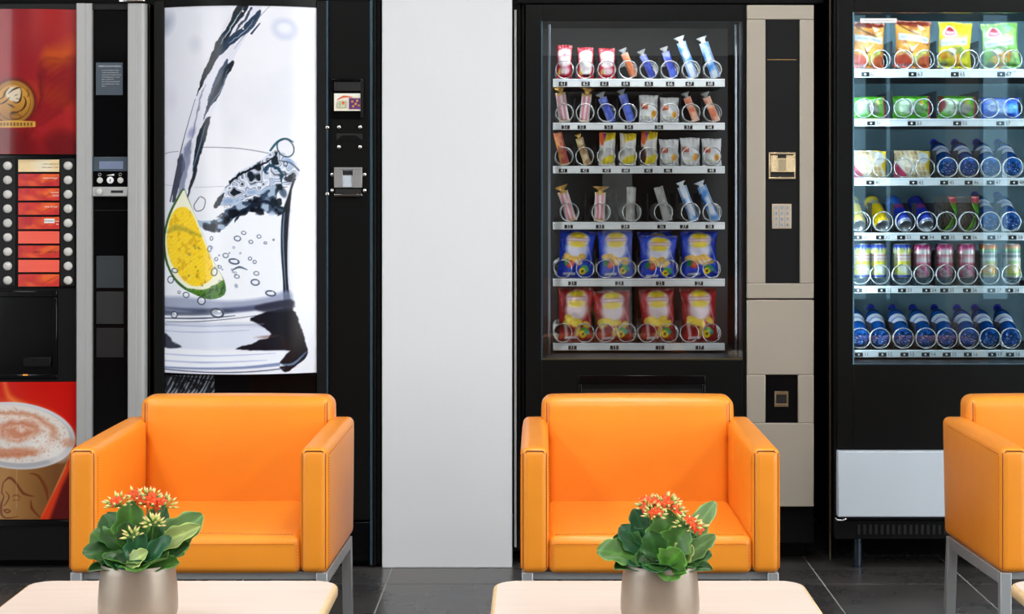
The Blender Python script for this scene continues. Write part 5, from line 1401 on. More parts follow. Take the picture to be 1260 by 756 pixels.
def art_party(c1, c2, c3, seed):
    A = Art(0, 0, 40, 56, c1, 2); A.noise(c2, 10, seed, .5, .72, .7)
    A.ell(29, 6, 5, 4, c3, .5, .4, 1.4); A.ring(25, 8, 6, 5, 1.6, c3, .7, .3)
    A.poly([(12, 4), (20, 14), (17, 19), (7, 19), (4, 13)], (232, 226, 222), .98, .9); A.poly([(12, 6), (18, 13.5), (16, 17.5), (8, 17.5), (6, 13)], (164, 40, 58), 1, .9); A.rect(7.5, 12.5, 17, 14.4, (226, 170, 180), .8, 1.2)
    A.poly([(1, 22), (34, 20), (35, 28), (2, 31)], (176, 178, 182), 1, 1, False); A.stroke([(5, 26.5), (31, 24.4)], 2.4, (112, 114, 122), .8, 1.6, False)
    A.noise((60, 66, 60), 5, seed + 5, .62, .7, .0)
    A.ell(20, 38, 13, 7, (120, 116, 90), .7, 0, 4); A.ell(16, 36, 5, 3, (220, 216, 200), .9, .3, 1); A.ell(26, 35, 3, 4, (110, 140, 60), .9)
    for i in range(7):
        rng = random.Random(seed * 9 + i); A.ring(rng.uniform(5, 34), rng.uniform(40, 53), 5, 3.4, 2, (226, 150, 40), .95, rng.uniform(-1, 1))
    A.ell(6, 52, 5, 4, (90, 100, 110), .7, 0, 3)
    return A
def art_hard(seed, c=(206, 40, 62)):
    A = Art(0, 0, 23, 38, c, 2.2); A.poly([(3, 6), (20, 5), (21, 20), (18, 24), (4, 24), (2, 16)], (242, 236, 240), .95, 1.6); A.stroke([(3, 15), (12, 12), (20, 12)], [1.5, 2.2, 1.5], (222, 130, 156), .7, 2)
    A.ell(12, 29, 8, 5.4, (240, 230, 236), .9, 0, 2); A.stroke([(4, 28), (12, 26), (20, 27)], 1.6, (214, 110, 140), .7, 1.6)
    A.ell(4.5, 31, 2, 3.4, (200, 196, 70), .9); A.rect(0, 34, 23, 38, (196, 26, 46), 1); A.stroke([(1, 2), (12, 4), (22, 1)], .8, (250, 220, 226), .8)
    if seed == 2: A.ell(12, 24, 9, 10, (244, 242, 244), .9, 0, 2); A.rect(7, 33.6, 17, 36, (24, 16, 20), .9)
    return A
def art_white(seed):
    A = Art(0, 0, 24, 33, (232, 232, 234), 2.4); A.noise((206, 208, 214), 8, seed, .5, .72, .6); A.rect(2, 11, 11, 17.5, (190, 84, 60), .95); A.rect(4, 12, 10, 13.6, (226, 160, 80), .9); A.rect(3, 15, 8, 16.4, (160, 40, 50), .9)
    A.ell(18.5, 23, 3.2, 4.2, (238, 176, 50), 1, .2); A.ell(19, 24, 1.7, 2.4, (214, 130, 24), .8); A.rect(3, 19, 12, 19.8, (170, 186, 150), .7); A.rect(3, 22, 10, 22.6, (180, 180, 184), .7); A.rect(4, 26.5, 16, 27.5, (190, 206, 120), .7)
    A.rect(0, 0, 24, 1.6, (206, 208, 212), .9); A.rect(0, 31, 24, 33, (210, 212, 216), .9); return A
def art_yellow(seed):
    A = Art(0, 0, 22, 40, (236, 232, 226), 2.2); o = (226, 96, 40)
    A.poly([(0, 0), (22, 0), (21, 7), (12, 10), (0, 12)], (240, 206, 30), 1, 1); A.poly([(0, 0), (5, 0), (6, 14), (2, 16), (0, 10)], o if seed != 4 else (226, 220, 214), 1, 1); A.poly([(5, 1), (10, 1), (7, 12)], (150, 60, 160) if seed != 4 else (236, 214, 120), .95, 1, False)
    A.stroke([(11, 14), (10, 32)], 4, (214, 214, 222), .9, 3, False); A.stroke([(14, 12), (15, 28)], 2, (170, 170, 180), .7, 2, False); A.poly([(6, 32), (20, 27), (21, 36), (5, 38)], (236, 214, 40), .95, 1.6)
    if seed == 5: A.poly([(0, 18), (7, 24), (6, 36), (0, 38)], (70, 24, 20), .95, 1.4)
    else: A.ell(3, 24, 3, 6, (190, 190, 180), .7, .2, 3)
    return A
def art_bar(c, e, s=(250, 250, 252), seed=1):
    A = Art(0, 0, 10, 34, c, 2.6); A.noise(e, 6, seed, .45, .7, .8); A.stroke([(1.2, 0), (1.2, 34)], 1.3, s, .55, 1.2, False); A.stroke([(8.8, 0), (8.8, 34)], 1.0, e, .8, 1.2, False); return A
def art_stripe(seed, c=(226, 112, 140)):
    A = Art(0, 0, 11, 36, (236, 226, 228), 2.6); A.stroke([(3, 4), (3.6, 34)], 2.6, c, .7, 1.5, False); A.stroke([(8, 4), (7.4, 34)], 2.0, c, .75, 1.5, False); A.stroke([(5.6, 2), (5.4, 32)], 1.2, (250, 250, 250), .9, 1, False)
    A.rect(0, 0, 11, 3.4, (222, 180, 100), .95); A.rect(0, 33, 11, 36, (220, 170, 90), .7); return A
def art_green(seed):
    A = Art(0, 0, 42, 28, (92, 190, 44), 2.2); A.ell(14, 14, 12, 10, (214, 226, 216), .85, 0, 5); A.ell(26, 16, 9, 9, (84, 74, 86), .8, .3, 4); A.ell(31, 15, 6, 6, (170, 160, 160), .7, 0, 3); A.ell(32, 8, 1.8, 4, (240, 160, 40), .95, -.3); A.noise((60, 160, 40), 7, seed, .5, .7, .5)
    A.rect(38.5, 0, 42, 28, (196, 40, 96), 1); A.rect(0, 24, 38, 28, (104, 206, 50), .7, 2); 
    if seed == 3: A.poly([(0, 0), (6, 0), (8, 12), (2, 22), (0, 20)], (150, 40, 60), .8, 1.5)
    return A
def art_bluebag(seed):
    A = Art(0, 0, 46, 22, (36, 84, 206), 2.2); A.stroke([(6, 9), (24, 14), (44, 10)], [3, 7, 3], (196, 216, 248), .85, 4); A.ring(12, 11, 5, 4, 1.6, (230, 238, 250), .8); A.ell(38, 12, 7, 6, (90, 190, 230), .7, 0, 3); A.stroke([(2, 17), (20, 19), (40, 17)], 1.6, (20, 50, 160), .8); return A
def art_waffle(seed):
    A = Art(0, 0, 44, 34, (206, 168, 112), 2.2)
    for i in range(9): A.stroke([(i * 5.4 - 4, 0), (i * 5.4 + 3, 34)], 1.7, (240, 222, 186), .9, 1, False)
    for i in range(6): A.stroke([(0, i * 6.5 + 2), (44, i * 6.5 - 1)], 1.7, (240, 222, 186), .9, 1, False)
    A.noise((245, 242, 238), 8, seed, .5, .66, .7); A.ell(16, 18, 10, 11, (226, 220, 214), .5, .5, 5)
    A.poly([(0, 16), (9, 24), (16, 34), (0, 34)], (206, 60, 100), .95, 1.2); A.poly([(30, 0), (44, 0), (44, 26), (38, 20), (34, 4)], (240, 200, 40), .95, 1); A.ell(35, 9, 7, 8, (232, 232, 234), .95, 0, 1.4); A.stroke([(34, 6), (36, 12)], 1, (180, 180, 190), .8)
    return A

def place(root, px, py, Y, lean=0.0, tilt=0.0, yaw=0.0):
    root.location = P(px, py, Y); root.rotation_euler = Euler((tilt, lean, yaw), 'XYZ')

def packet(name, label, cat, group, px, py, w, h, T, art, Y, lean=0, tilt=-.08, seed=1, seals=True, m=None, waist=.06, yaw=0.0, nu=22, nv=28, seal=.05):
    r = thing(name, label, cat, (0, 0, 0), group)
    k = Y / F
    bag(r, art, w * k, h * k, T, seed, m, seals, waist, nu, nv, seal)
    place(r, px, py, Y, lean, tilt, yaw); return r

YI3 = YS3 + .032; YI4 = YS4 + .034
def A_(**k): pass
# --- snack machine, rows from the top
g = 'red and white biscuit bars, top shelf of the snack machine'
top = 'on the top shelf, middle machine'
for i, (x, y0, y1, wd, ln) in enumerate(((694, 55, 96.5, 19, .02), (720.5, 58, 96.5, 20, .0), (747, 59, 96.5, 20, .0))):
    packet('biscuit_packet', ['tallest of the three red biscuit packets ' + top, 'mostly white biscuit packet with red borders, second ' + top, 'red and white biscuit packet third from the left ' + top][i],
           'snack packet', g, x, y1, wd, y1 - y0, .028, art_hard(i + 1), YI3, ln, -.1, i + 1)
def bar(name, label, cat, group, x0, y0, x1, y1, wd, art, Y, T=.014, ends=None, seed=1, ew=1.5, eh=6):
    """a bar leaning from its foot (x0,y0) to its top (x1,y1)"""
    r = thing(name, label, cat, (0, 0, 0), group); k = Y / F
    L_ = math.hypot(x1 - x0, y1 - y0); lean = math.atan2((x1 - x0), (y0 - y1))
    if ends:
        Lb = L_ - eh
        bag(r, art, wd * k, Lb * k, T, seed, M['film'], False, .02, 12, 18, .03)
        # twisted or flared wrapper end
        mb = MB(); n = 12; rg = random.Random(seed)
        for j, (f, t) in enumerate(((.62, 0.0), (.45, .25), (.55 * ew, .6), (.8 * ew, 1.0))):
            for q in range(n):
                a = 2 * math.pi * q / n; rr = wd * k * .5 * f * (1 + .18 * rg.uniform(-1, 1) * (j > 1))
                mb.v.append((rr * math.cos(a), rr * .38 * math.sin(a), (Lb + (eh * t if j else -.8)) * k))
        for j in range(3):
            for q in range(n): mb.f.append((j * n + q, j * n + (q + 1) % n, (j + 1) * n + (q + 1) % n, (j + 1) * n + q)); mb.m.append(0)
        mb.build('wrapper_end', ends, r, smooth=80)
    else: bag(r, art, wd * k, L_ * k, T, seed, M['film'], True, .02, 12, 20, .06)
    place(r, x0, y0, Y, lean, -.06); return r
SB = 'snack bar'
bar('caramel_bar', 'orange brown bar in clear film ' + top, SB, 'caramel bars in clear film', 780, 95, 766, 60, 9, art_bar((206, 112, 70), (232, 150, 104), (90, 110, 130), 3), YI3, .012, M['clear_film'], 3)
gb = 'blue bars in clear film'
bar('chocolate_bar', 'shorter left one of two blue bars ' + top, SB, gb, 803.5, 96, 788.5, 62, 9, art_bar((84, 112, 206), (50, 60, 160), (190, 150, 190), 4), YI3, .012, M['clear_film'], 4)
bar('chocolate_bar', 'taller right one of two blue bars ' + top, SB, gb, 829.5, 96, 817, 58, 9.5, art_bar((84, 112, 216), (56, 66, 170), (190, 150, 190), 5), YI3, .012, M['clear_film'], 5)
gl = 'tall white and light blue stick bars'
AB = lambda s: art_bar((226, 234, 246), (40, 120, 214), (36, 110, 206), s)
M['white_film'] = mat('white_film', (222, 232, 244), .25, spec=.6, bump=.7, bscale=120, bdist=.004)
bar('stick_bar', 'left one of two tall pale blue stick bars ' + top, SB, gl, 854, 96, 836, 45, 11.5, AB(6), YI3, .016, M['white_film'], 6, 1.5, 7)
bar('stick_bar', 'right one of two tall pale blue stick bars ' + top, SB, gl, 881, 96, 863.5, 45.5, 11.5, AB(7), YI3, .016, M['white_film'], 7, 1.4, 7)
sec = 'on the second shelf, middle machine'
gt = 'pink striped bars with gold twisted ends'
bar('striped_bar', 'striped bar with gold twisted end, leftmost ' + sec, SB, gt, 694.5, 150.5, 688.5, 107, 13, art_stripe(1), YI3, .018, M['gold_film'], 8, 1.7, 7)
bar('striped_bar', 'pinker striped bar with gold end leaning right ' + sec, SB, gt, 718.5, 150.5, 723, 108.5, 12.5, art_stripe(2, (222, 90, 120)), YI3, .018, M['gold_film'], 9, 1.8, 7)
bar('chocolate_bar', 'left one of two blue bars with silvery tips ' + sec, SB, gb, 753.5, 150, 738.5, 114.5, 11, art_bar((92, 122, 220), (60, 70, 170), (196, 180, 200), 10), YI3, .014, M['clear_film'], 10)
bar('chocolate_bar', 'right one of two blue bars with silvery tips ' + sec, SB, gb, 776.5, 150, 764, 110.5, 10.5, art_bar((96, 124, 226), (66, 76, 176), (196, 180, 200), 11), YI3, .014, M['clear_film'], 11)
gw = 'white square sweet packets with an orange fruit picture'
for i, (x, y0, y1) in enumerate(((798, 117, 150.5), (823.5, 120, 150.5))):
    packet('sweet_packet', ['white packet with orange picture, left of the pair ', 'white packet with orange picture, right of the pair '][i] + sec, 'snack packet', gw, x, y1, 23.5, y1 - y0, .02, art_white(i + 1), YI3, .01, -.08, i + 21)
bar('caramel_bar', 'orange brown bar, inner of two ' + sec, SB, 'caramel bars in clear film', 857, 149.5, 843, 114, 9.5, art_bar((222, 124, 92), (236, 196, 170), (200, 180, 170), 12), YI3, .012, M['clear_film'], 12)
bar('caramel_bar', 'orange brown bar at the far right ' + sec, SB, 'caramel bars in clear film', 882, 149.5, 867, 114, 9.5, art_bar((214, 112, 80), (236, 196, 170), (200, 180, 170), 13), YI3, .012, M['clear_film'], 13)
thi = 'on the third shelf, middle machine'
bar('fruit_bar', 'red and yellow bar, leftmost ' + thi, SB, 'narrow yellow and red bars', 695.5, 203.5, 686, 163, 11, art_bar((222, 150, 90), (196, 60, 80), (226, 206, 60), 14), YI3, .012, None, 14)
bar('fruit_bar', 'narrow yellow brown bar, second from left ' + thi, SB, 'narrow yellow and red bars', 723.5, 203.5, 711, 165, 9.5, art_bar((226, 206, 170), (150, 100, 60), (220, 200, 60), 15), YI3, .012, M['gold_film'], 15, 1.3, 5)
gy = 'white and yellow wafer packets'
for i, (x, y0, y1, ln) in enumerate(((746.5, 163, 204, .03), (772, 164, 203.5, .03), (798, 161.5, 204, .03))):
    packet('wafer_packet', ['left wafer packet, white and yellow with orange corner ', 'middle wafer packet, paler white and yellow ', 'right wafer packet, yellow with dark foot '][i] + thi, 'snack packet', gy, x, y1, 20.5, y1 - y0, .022, art_yellow(i + 3), YI3, ln, -.08, i + 31)
for i, (x, y0, y1) in enumerate(((823, 171.5, 204), (849, 169.5, 204), (875.5, 170.5, 204))):
    packet('sweet_packet', ['white packet with orange picture, left of three ', 'white packet with orange picture, middle of three ', 'white packet with orange picture, right of three '][i] + thi, 'snack packet', gw, x, y1, 24.5, y1 - y0, .022, art_white(i + 4), YI3, .0, -.08, i + 41)
fou = 'on the fourth shelf, middle machine'
bar('striped_bar', 'pink striped bar with gold end leaning left ' + fou, SB, gt, 704, 272.5, 690, 229, 13, art_stripe(3, (214, 96, 120)), YI3, .018, M['gold_film'], 16, 1.8, 7)
bar('striped_bar', 'pink striped bar with gold end standing upright ' + fou, SB, gt, 737.5, 272.5, 739, 229.5, 13.5, art_stripe(4, (222, 90, 112)), YI3, .018, M['gold_film'], 17, 1.9, 7)
GR = lambda s: art_bar((188, 188, 188), (140, 138, 136), (214, 214, 212), s)
for i, (x0, x1, bx) in enumerate(((775.5, 777, 779), (822, 810, 820))):
    r = bar('grey_wafer', ['left silver bar in a loose transparent bag ', 'right silver bar in a loose transparent bag '][i] + fou, SB, 'silver bars in transparent bags', x0, 272, x1, 230, 11.5, GR(i + 18), YI3, .014, None, i + 18)
    k = YI3 / F; b_ = Art(0, 0, 28, 40, (120, 92, 80), 1)
    o = bag(r, b_, 27 * k, 40 * k, .022, i + 50, M['smoke_film'], False, .05, 14, 18, .05); o.name = 'outer_film'
    o.rotation_euler = (0, -r.rotation_euler.y, 0); 
bar('stick_bar', 'left one of two pale blue stick bars ' + fou, SB, gl, 855, 272.5, 837, 224, 11.5, AB(20), YI3, .016, M['white_film'], 20, 1.3, 6)
bar('stick_bar', 'right one of two pale blue stick bars ' + fou, SB, gl, 881, 272.5, 861, 223.5, 11.5, AB(21), YI3, .016, M['white_film'], 21, 1.5, 6)
gc = 'blue crisp bags'; five = 'on the fifth shelf, middle machine'
for i, (x, y0, y1, wd, ln, dy, lb) in enumerate(((707.5, 283.5, 342.5, 45, .06, 0, 'leftmost blue crisp bag '), (758, 284, 342.5, 44, -.02, 0, 'blue crisp bag second from left '),
        (809.5, 290, 344.5, 46, .02, -.012, 'blue crisp bag third from left, set lower, '), (808, 285, 341, 44, -.03, .05, 'blue crisp bag hidden behind the third one '), (861, 284.5, 342.5, 46, -.02, 0, 'rightmost blue crisp bag '))):
    packet('crisp_bag', lb + five, 'crisp bag', gc, x, y1, wd, y1 - y0, .045 if dy == 0 else .034, art_crisps((26, 66, 206), (14, 34, 140), i + 1), YI3 + dy, ln, -.1, i + 61, waist=.08, nu=46, nv=60)
gr_ = 'red crisp bags'; six = 'on the lowest shelf, middle machine'
for i, (x, y0, y1, wd, ln, lb) in enumerate(((708.5, 354.5, 421.5, 44, .0, 'leftmost red crisp bag '), (755.5, 357.5, 421.5, 47, -.06, 'red crisp bag second from left, leaning, '), (810.5, 355.5, 421.5, 44, -.04, 'red crisp bag third from left '), (861, 354.5, 421.5, 45, -.03, 'rightmost red crisp bag '))):
    packet('crisp_bag', lb + six, 'crisp bag', gr_, x, y1, wd, y1 - y0, .045, art_crisps((176, 36, 40), (96, 12, 20), i + 11, False), YI3, ln, -.1, i + 71, waist=.08, nu=46, nv=60)

# --- the machine on the right
t4 = 'in the top row, right machine'
for i, (x, y0, y1, wd, ln, art, lb, gg) in enumerate((
        (1067, 27, 84, 41, .05, art_zig(1), 'brown snack bag behind the white sticker ', 'brown and orange snack bags'),
        (1122, 25, 84, 45, .05, art_zig(2), 'brown snack bag second from left ', 'brown and orange snack bags'),
        (1174, 27, 84, 42, .05, art_party((214, 204, 44), (236, 196, 60), (206, 140, 40), 3), 'yellow snack bag with red badge ', None),
        (1233, 28, 84, 46, -.05, art_party((116, 168, 84), (170, 196, 110), (130, 190, 170), 4), 'pale green snack bag with badge ', None))):
    packet('snack_bag', lb + t4, 'snack bag', gg, x, y1, wd, y1 - y0, .05, art, YI4, ln, -.1, i + 81, waist=.07, nu=44, nv=58)
t5 = 'in the second row, right machine'
for i, (x, y0, y1, wd, lb) in enumerate(((1070, 119, 146, 41, 'lime green packet cut by the window edge '), (1122, 118, 146, 47, 'lime green packet with pink right edge '), (1178, 118, 146, 48, 'lime green packet with red left corner '))):
    packet('gum_packet', lb + t5, 'snack packet', 'lime green packets lying on their side', x, y1, wd, y1 - y0, .03, art_green(i + 1), YI4, .02 * (i - 1), -.12, i + 91, waist=.03, seal=.03)
packet('gum_packet', 'blue packet with white swirl ' + t5, 'snack packet', None, 1231, 146, 48, 26, .03, art_bluebag(1), YI4, 0, -.12, 95, waist=.06, seal=.03)
t6 = 'in the third row, right machine'
for i, (x, y0, y1, wd, lb) in enumerate(((1068, 185, 219, 45, 'left waffle packet with yellow corner '), (1122, 185, 219, 45, 'right waffle packet with yellow corner '))):
    packet('waffle_packet', lb + t6, 'snack packet', 'waffles in clear packets', x, y1, wd, y1 - y0, .03, art_waffle(i + 1), YI4, .03, -.12, i + 98, waist=.02, m=M['film'], nu=44, nv=34)

# bottles lying nose up
M['blue_plastic'] = mat('blue_plastic', (26, 116, 220), .07, spec=.7, trans=.55, var=.05, ior=1.36)
M['bottle_base'] = mat('bottle_base', (36, 112, 206), .08, spec=.9, trans=.35, bump=1.0, bscale=140, bdist=.01, ior=1.36)
M['cap_blue'] = mat('cap_blue', (20, 50, 214), .3, spec=.5, var=.03)
def art_blabel():
    A = Art(0, 0, 60, 20, (232, 236, 246), 2)
    for k in range(3): A.stroke([(k * 20 - 4, 12), (k * 20 + 4, 9), (k * 20 + 12, 12), (k * 20 + 20, 10)], 2.6, (92, 110, 206), .8, 2)
    return A
def art_embossed_base():
    """petal-shaped moulded foot with pale moulding marks"""
    pass
def bottle(proto=[None]):
    r = thing('water_bottle', 'bottle', 'bottle', (0, 0, 0), 'blue water bottles lying with their feet to the front')
    R_ = .0305
    pr = [(R_ * .93, .004), (R_, .012), (R_, .06), (R_ * .965, .066), (R_ * .965, .118), (R_, .124), (R_ * .98, .138), (R_ * .8, .16), (R_ * .52, .182), (R_ * .36, .195), (R_ * .34, .203)]
    MB().lathe(pr, (0, 0, 0), 28).build('body', M['blue_plastic'], r, smooth=60)
    # five-petalled base
    n = 40; mb = MB(); rings = 9
    for j in range(rings):
        f = j / (rings - 1); rr = R_ * .93 * (1 - f)
        for q in range(n):
            a = 2 * math.pi * q / n
            pet = (.5 + .5 * math.cos(5 * a)) ** 1.5
            z = .004 - .0095 * math.sin(math.pi * min(f * 1.5, 1)) * pet + .008 * f * f
            mb.v.append((rr * math.cos(a) + 1e-5 * math.cos(a), rr * math.sin(a) + 1e-5 * math.sin(a), z))
    for j in range(rings - 1):
        for q in range(n): mb.f.append((j * n + q, (j + 1) * n + q, (j + 1) * n + (q + 1) % n, j * n + (q + 1) % n)); mb.m.append(0)
    bs = mb.build('foot', M['bottle_base'], r, smooth=70)
    em = MB(); rg = random.Random(7)
    for q in range(22):
        a = rg.uniform(0, 6.28); rr = rg.uniform(.25, .85) * R_; p = Vector((rr * math.cos(a), rr * math.sin(a), -.0052)); d = Vector((rg.uniform(-1, 1), rg.uniform(-1, 1), 0)) * .0021
        em.tube([p - d, p, p + d + Vector((0, 0, .001))], .0005, 4)
    e = em.build('moulding', M['white_print'], bs); e['kind'] = 'stuff'
    A = art_blabel(); C = A.at(41, 12); th = np.linspace(0, 2 * np.pi, 41); zz = np.linspace(.117, .067, 12); TT, ZZ = np.meshgrid(th, zz); q = R_ * .985
    grid_mesh('label', np.stack([q * np.cos(TT), q * np.sin(TT), ZZ], -1), C, M['print_soft'], r)
    MB().lathe([(.0001, .215), (.0138, .2145), (.0145, .212), (.0145, .1985), (.0135, .198)], (0, 0, 0), 18).build('cap', M['cap_blue'], r, smooth=40)
    return r
bp0 = bottle()
def put_bottle(px, py, label, e=25, first=[True]):
    o = bp0 if first[0] else dup(bp0, (0, 0, 0), (0, 0, 0), label); first[0] = False
    o['label'] = label; o.location = P(px, py, YI4 - .012); o.rotation_euler = Euler((-math.radians(90 - e), 0, random.Random(px).uniform(-.03, .03)), 'XYZ')
pos4 = ('first from the left', 'second from the left', 'third from the left', 'rightmost')
for i, x in enumerate(x8b for x8b in (1166.3, 1192.7, 1219.4, 1246.4)): put_bottle(x, 207, 'blue water bottle beside the waffles, %s ' % pos4[i] + t6)
for i, x in enumerate((1218.5, 1244)): put_bottle(x, 274, 'blue water bottle in the fourth row, right machine, %s of two' % ('left', 'right')[i])
ow = ('cut by window edge', 'second from the left', 'third from the left', 'fourth from the left', 'fifth from the left', 'sixth from the left', 'seventh from the left', 'eighth from the left')
for i, x in enumerate((1058.7, 1083, 1111.7, 1139.6, 1165.5, 1192.9, 1218.5, 1244)): put_bottle(x, 417, 'blue water bottle on the lowest shelf, right machine, ' + ow[i])

def can_grid(R_, H, art, nseg=36, nr=22):
    C = art.at(nseg + 1, nr); th = np.linspace(0, 2 * np.pi, nseg + 1) - math.pi / 2 + math.pi
    v = np.linspace(0, 1, nr); zz = H * (1 - v)
    rad = R_ * np.where(v < .07, .84 + .16 * (v / .07), np.where(v > .94, .9 + .1 * ((1 - v) / .06), 1.0))
    TT, ZZ = np.meshgrid(th, zz); RR = rad[:, None] + 0 * TT
    return np.stack([RR * np.cos(TT), RR * np.sin(TT), ZZ], -1), C
def can(label, group, R_, H, art):
    r = thing('drink_can', label, 'can', (0, 0, 0), group)
    Pn, C = can_grid(R_, H, art); grid_mesh('body', Pn, C, M['can_print'], r)
    MB().lathe([(R_ * .84, H), (R_ * .82, H + .002), (R_ * .78, H + .0015), (R_ * .76, H - .003), (.0001, H - .003)], (0, 0, 0), 28).build('lid', M['tin'], r, smooth=50)
    MB().lathe([(R_ * .9, 0), (R_ * .86, -.003), (R_ * .8, -.0035), (R_ * .74, -.001), (R_ * .45, .005), (.0001, .007)], (0, 0, 0), 28).build('base', M['tin'], r, smooth=50)
    return r
def art_ycan(pale=False):
    A = Art(0, 0, 60, 50, (240, 200, 20) if not pale else (238, 218, 110), 1.6); A.rect(0, 12, 60, 17, (96, 130, 206), .85, 2); A.rect(0, 9, 60, 11.4, (150, 150, 160), .7, 2); A.rect(0, 0, 60, 9, (214, 196, 80), .7, 3)
    A.stroke([(10, 24), (30, 20), (50, 24)], 3, (226, 150, 30), .6, 3); return A
def art_bcan(seed):
    A = Art(0, 0, 60, 50, (24, 60, 206), 1.6); A.rect(0, 0, 60, 20, (40, 110, 190) if seed == 1 else (24, 44, 130), .85, 3); A.ell(30, 22, 12, 4, (190, 60, 110), .8, 0, 3); A.ell(30, 26, 11, 3, (226, 120, 90), .7, 0, 2.4); A.ell(0, 22, 12, 4, (190, 60, 110), .8, 0, 3); A.ell(60, 22, 12, 4, (190, 60, 110), .8, 0, 3)
    A.rect(0, 41, 60, 42.6, (226, 230, 240), .95); A.rect(0, 46, 60, 50, (216, 220, 226), 1); return A
# row four: cans with their feet to the front
t7 = 'in the fourth row, right machine'
for i, (x, xt, art, lb, gg) in enumerate(((1056.5, 1048, art_ycan(True), 'pale yellow can half hidden by the window frame ', 'yellow slim cans lying base forward'), (1086, 1073.5, art_ycan(), 'yellow slim can lying base forward ', 'yellow slim cans lying base forward'),
        (1113.5, 1099.5, art_bcan(1), 'brighter blue slim can lying base forward ', 'blue slim cans lying base forward'), (1140.5, 1127.5, art_bcan(2), 'darker blue slim can lying base forward ', 'blue slim cans lying base forward'))):
    c = can(lb + t7, gg, .0262, .128, art)
    c.location = P(x, 277.5, YI4 - .012); c.rotation_euler = Euler((-math.radians(50), 0, 0), 'XYZ')
    d = Vector(((xt - x) / F * YI4 * 1.0 + .012, .098, .082)).normalized(); c.rotation_euler = d.to_track_quat('Z', 'Y').to_euler()
def art_lime():
    A = Art(0, 0, 14, 40, (96, 196, 30), 2.2); A.rect(0, 0, 14, 8, (206, 50, 90), 1); A.noise((50, 130, 40), 6, 3, .5, .7, .7); A.ell(9, 18, 2, 4, (120, 190, 220), .7); A.rect(0, 36, 14, 40, (214, 90, 70), .9); return A
for i, (x, lb) in enumerate(((1163, 'left folded lime green packet '), (1190, 'right folded lime green packet '))):
    r = thing('folded_packet', lb + t7, 'snack packet', (0, 0, 0), 'folded lime green packets between cans and bottles'); k = YI4 / F
    pts = [(-4 + 3 * i, 0), (5, 7), (13 - i, 21), (12 - i, 33), (7 + 2 * i, 45)]; wds = [5, 7, 4.5, 9, 12]
    sp_ = smooth_pts(pts, False, 5); n = len(sp_); nu = 8; A = art_lime(); C = A.at(nu, n)[::-1]; Pn = np.zeros((n, nu, 3))
    for j, (a, b) in enumerate(sp_):
        wj = np.interp(j / (n - 1), np.linspace(0, 1, 5), wds)
        for q in range(nu): u = q / (nu - 1) - .5; Pn[j, q] = ((a + u * wj) * k, .02 * u + .008 * math.sin(j * .9), b * k)
    o = grid_mesh('wrapper', Pn, C, M['foil'], r); so = o.modifiers.new('thickness', 'SOLIDIFY'); so.thickness = .0015
    fm = Art(0, 0, 10, 10, (60, 90, 60), 1); o2 = bag(r, fm, 20 * k, 44 * k, .012, i + 7, M['smoke_film'], False, .05, 10, 14, .05); o2.name = 'inner_film'; o2.location = (-.004, .03, 0)
    r.location = P(x, 286.2, YI4)
def art_lemonade():
    A = Art(0, 0, 66, 41, (232, 234, 190), 2); A.noise((214, 222, 70), 9, 3, .48, .62, .8); A.rect(0, 0, 66, 4, (30, 60, 200), .95, 1.5); A.noise((30, 60, 200), 3, 5, .62, .7, .0)
    for i in range(16): A.poly([(i * 4.2, 3), (i * 4.2 + 3, 3), (i * 4.2 + 1.4, 8)], (30, 70, 206), .85, .8, False)
    for c in (0, 33, 66): A.ell(c, 16, 12, 5.4, (240, 240, 236), .95, 0, 2); A.rect(c - 11, 12.6, c + 11, 14, (214, 80, 90), .75, 1.4); A.rect(c - 11, 17.6, c + 11, 19, (214, 80, 90), .75, 1.4); A.ell(c - 2, 24, 8, 3.6, (236, 220, 40), .8, 0, 2); A.ell(c, 30, 9, 5, (240, 240, 238), .9, 0, 2)
    A.rect(0, 35, 66, 37, (230, 232, 236), .5, 1); A.rect(0, 38, 66, 41, (40, 66, 206), .95, 1); return A
def art_berry():
    A = Art(0, 0, 66, 41, (206, 84, 112), 2); A.rect(0, 0, 66, 7, (176, 44, 110), .9, 2); A.noise((226, 150, 186), 4, 3, .52, .62, .6)
    for c in (0, 33, 66): A.ell(c, 12, 14, 6, (240, 230, 226), .95, 0, 2.5); A.rect(c - 13, 13, c + 13, 15.5, (214, 90, 112), .8, 2); A.ell(c, 20, 12, 3, (234, 224, 220), .9, 0, 2)
    A.rect(0, 24, 66, 27, (200, 60, 84), .9, 1.4); A.rect(0, 27.5, 66, 41, (206, 200, 196), .9, 1); 
    g = vnoise(A.ny, A.nx, 3.4 * A.k, 8, 2); A.blend((A.Y > 28) * np.clip((g - .56) * 9, 0, 1), (170, 60, 110), .8); A.blend((A.Y > 28) * np.clip((.40 - g) * 9, 0, 1), (120, 110, 116), .6); return A
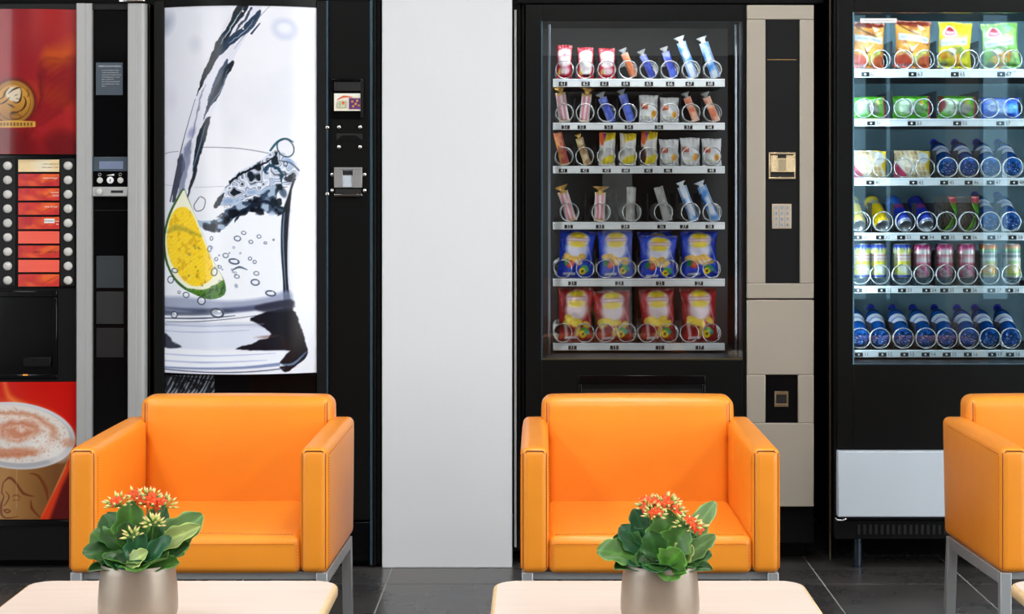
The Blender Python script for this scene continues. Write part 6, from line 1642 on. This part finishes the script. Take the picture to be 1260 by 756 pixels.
def art_orange(pale):
    A = Art(0, 0, 66, 41, (206, 214, 206), 2); A.rect(0, 0, 66, 6, (230, 130, 50) if not pale else (232, 180, 150), 1, 1); A.rect(0, 6, 66, 8, (90, 200, 110), .9, 1)
    for y in (9.5, 12.6, 15.4): A.rect(0, y, 66, y + 1.3, (84, 90, 100), .75, 1.2)
    for c in (0, 33, 66): A.rect(c - 11, 17, c + 11, 41, (232, 232, 226), .9, 1); A.ell(c, 25, 9, 4, (238, 170, 70) if not pale else (240, 214, 180), .9, 0, 1.6); A.ell(c, 22, 8, 2, (120, 200, 120), .6, 0, 1.6); A.rect(c - 11, 29, c + 11, 39, (238, 164, 40) if not pale else (226, 214, 120), .95, 1); A.poly([(c - 4, 30), (c + 4, 30), (c, 35)], (244, 244, 240), .95, .8, False)
    A.rect(0, 36.6, 66, 38, (80, 190, 90), .6, 1); return A
t8 = 'in the fifth row, right machine'
M['lift'] = mat('clear_support', (96, 116, 128), .2, alpha=.5, var=.05)
cans = [(1061, 'lemonade', 0), (1080, 'lemonade', 1), (1110, 'lemonade', 2), (1134.5, 'berry', 0), (1162, 'berry', 1), (1188.5, 'berry', 2), (1216, 'orange', 0), (1244.5, 'orange', 1)]
protos = {}
wh3 = ('left of three', 'middle of three', 'right of three'); wh2 = ('brighter left one', 'paler right one')
for (x, kind, i) in cans:
    if kind == 'orange': lb = 'white can with orange top, %s ' % wh2[i] + t8; art = art_orange(i == 1)
    elif kind == 'lemonade': lb = 'yellow lemonade can with blue rim, %s ' % wh3[i] + t8; art = art_lemonade()
    else: lb = 'pink and white berry can, %s ' % wh3[i] + t8; art = art_berry()
    gg = {'orange': 'orange topped drink cans', 'lemonade': 'yellow and white lemonade cans', 'berry': 'pink and white berry cans'}[kind]
    if kind in protos and kind != 'orange': c = dup(protos[kind], (0, 0, 0), (0, 0, 0), lb)
    else: c = can(lb, gg, .0295, .108, art); protos[kind] = c
    c.location = P(x, 341, YI4 + .01); c.rotation_euler = (0, 0, .12 * i)
m4 = [o for o in bpy.data.objects if o.name == 'snack_and_drinks_machine'][0]
for (x, kind, i) in cans:
    a = P(x - 10.5, 342, YI4 + .01 - .028); b = P(x + 10.5, 352, YI4 + .01 - .028)
    MB().box(a.x, a.y + .004, b.z, b.x, a.y + .05, a.z).build('can_riser', M['lift'], m4)
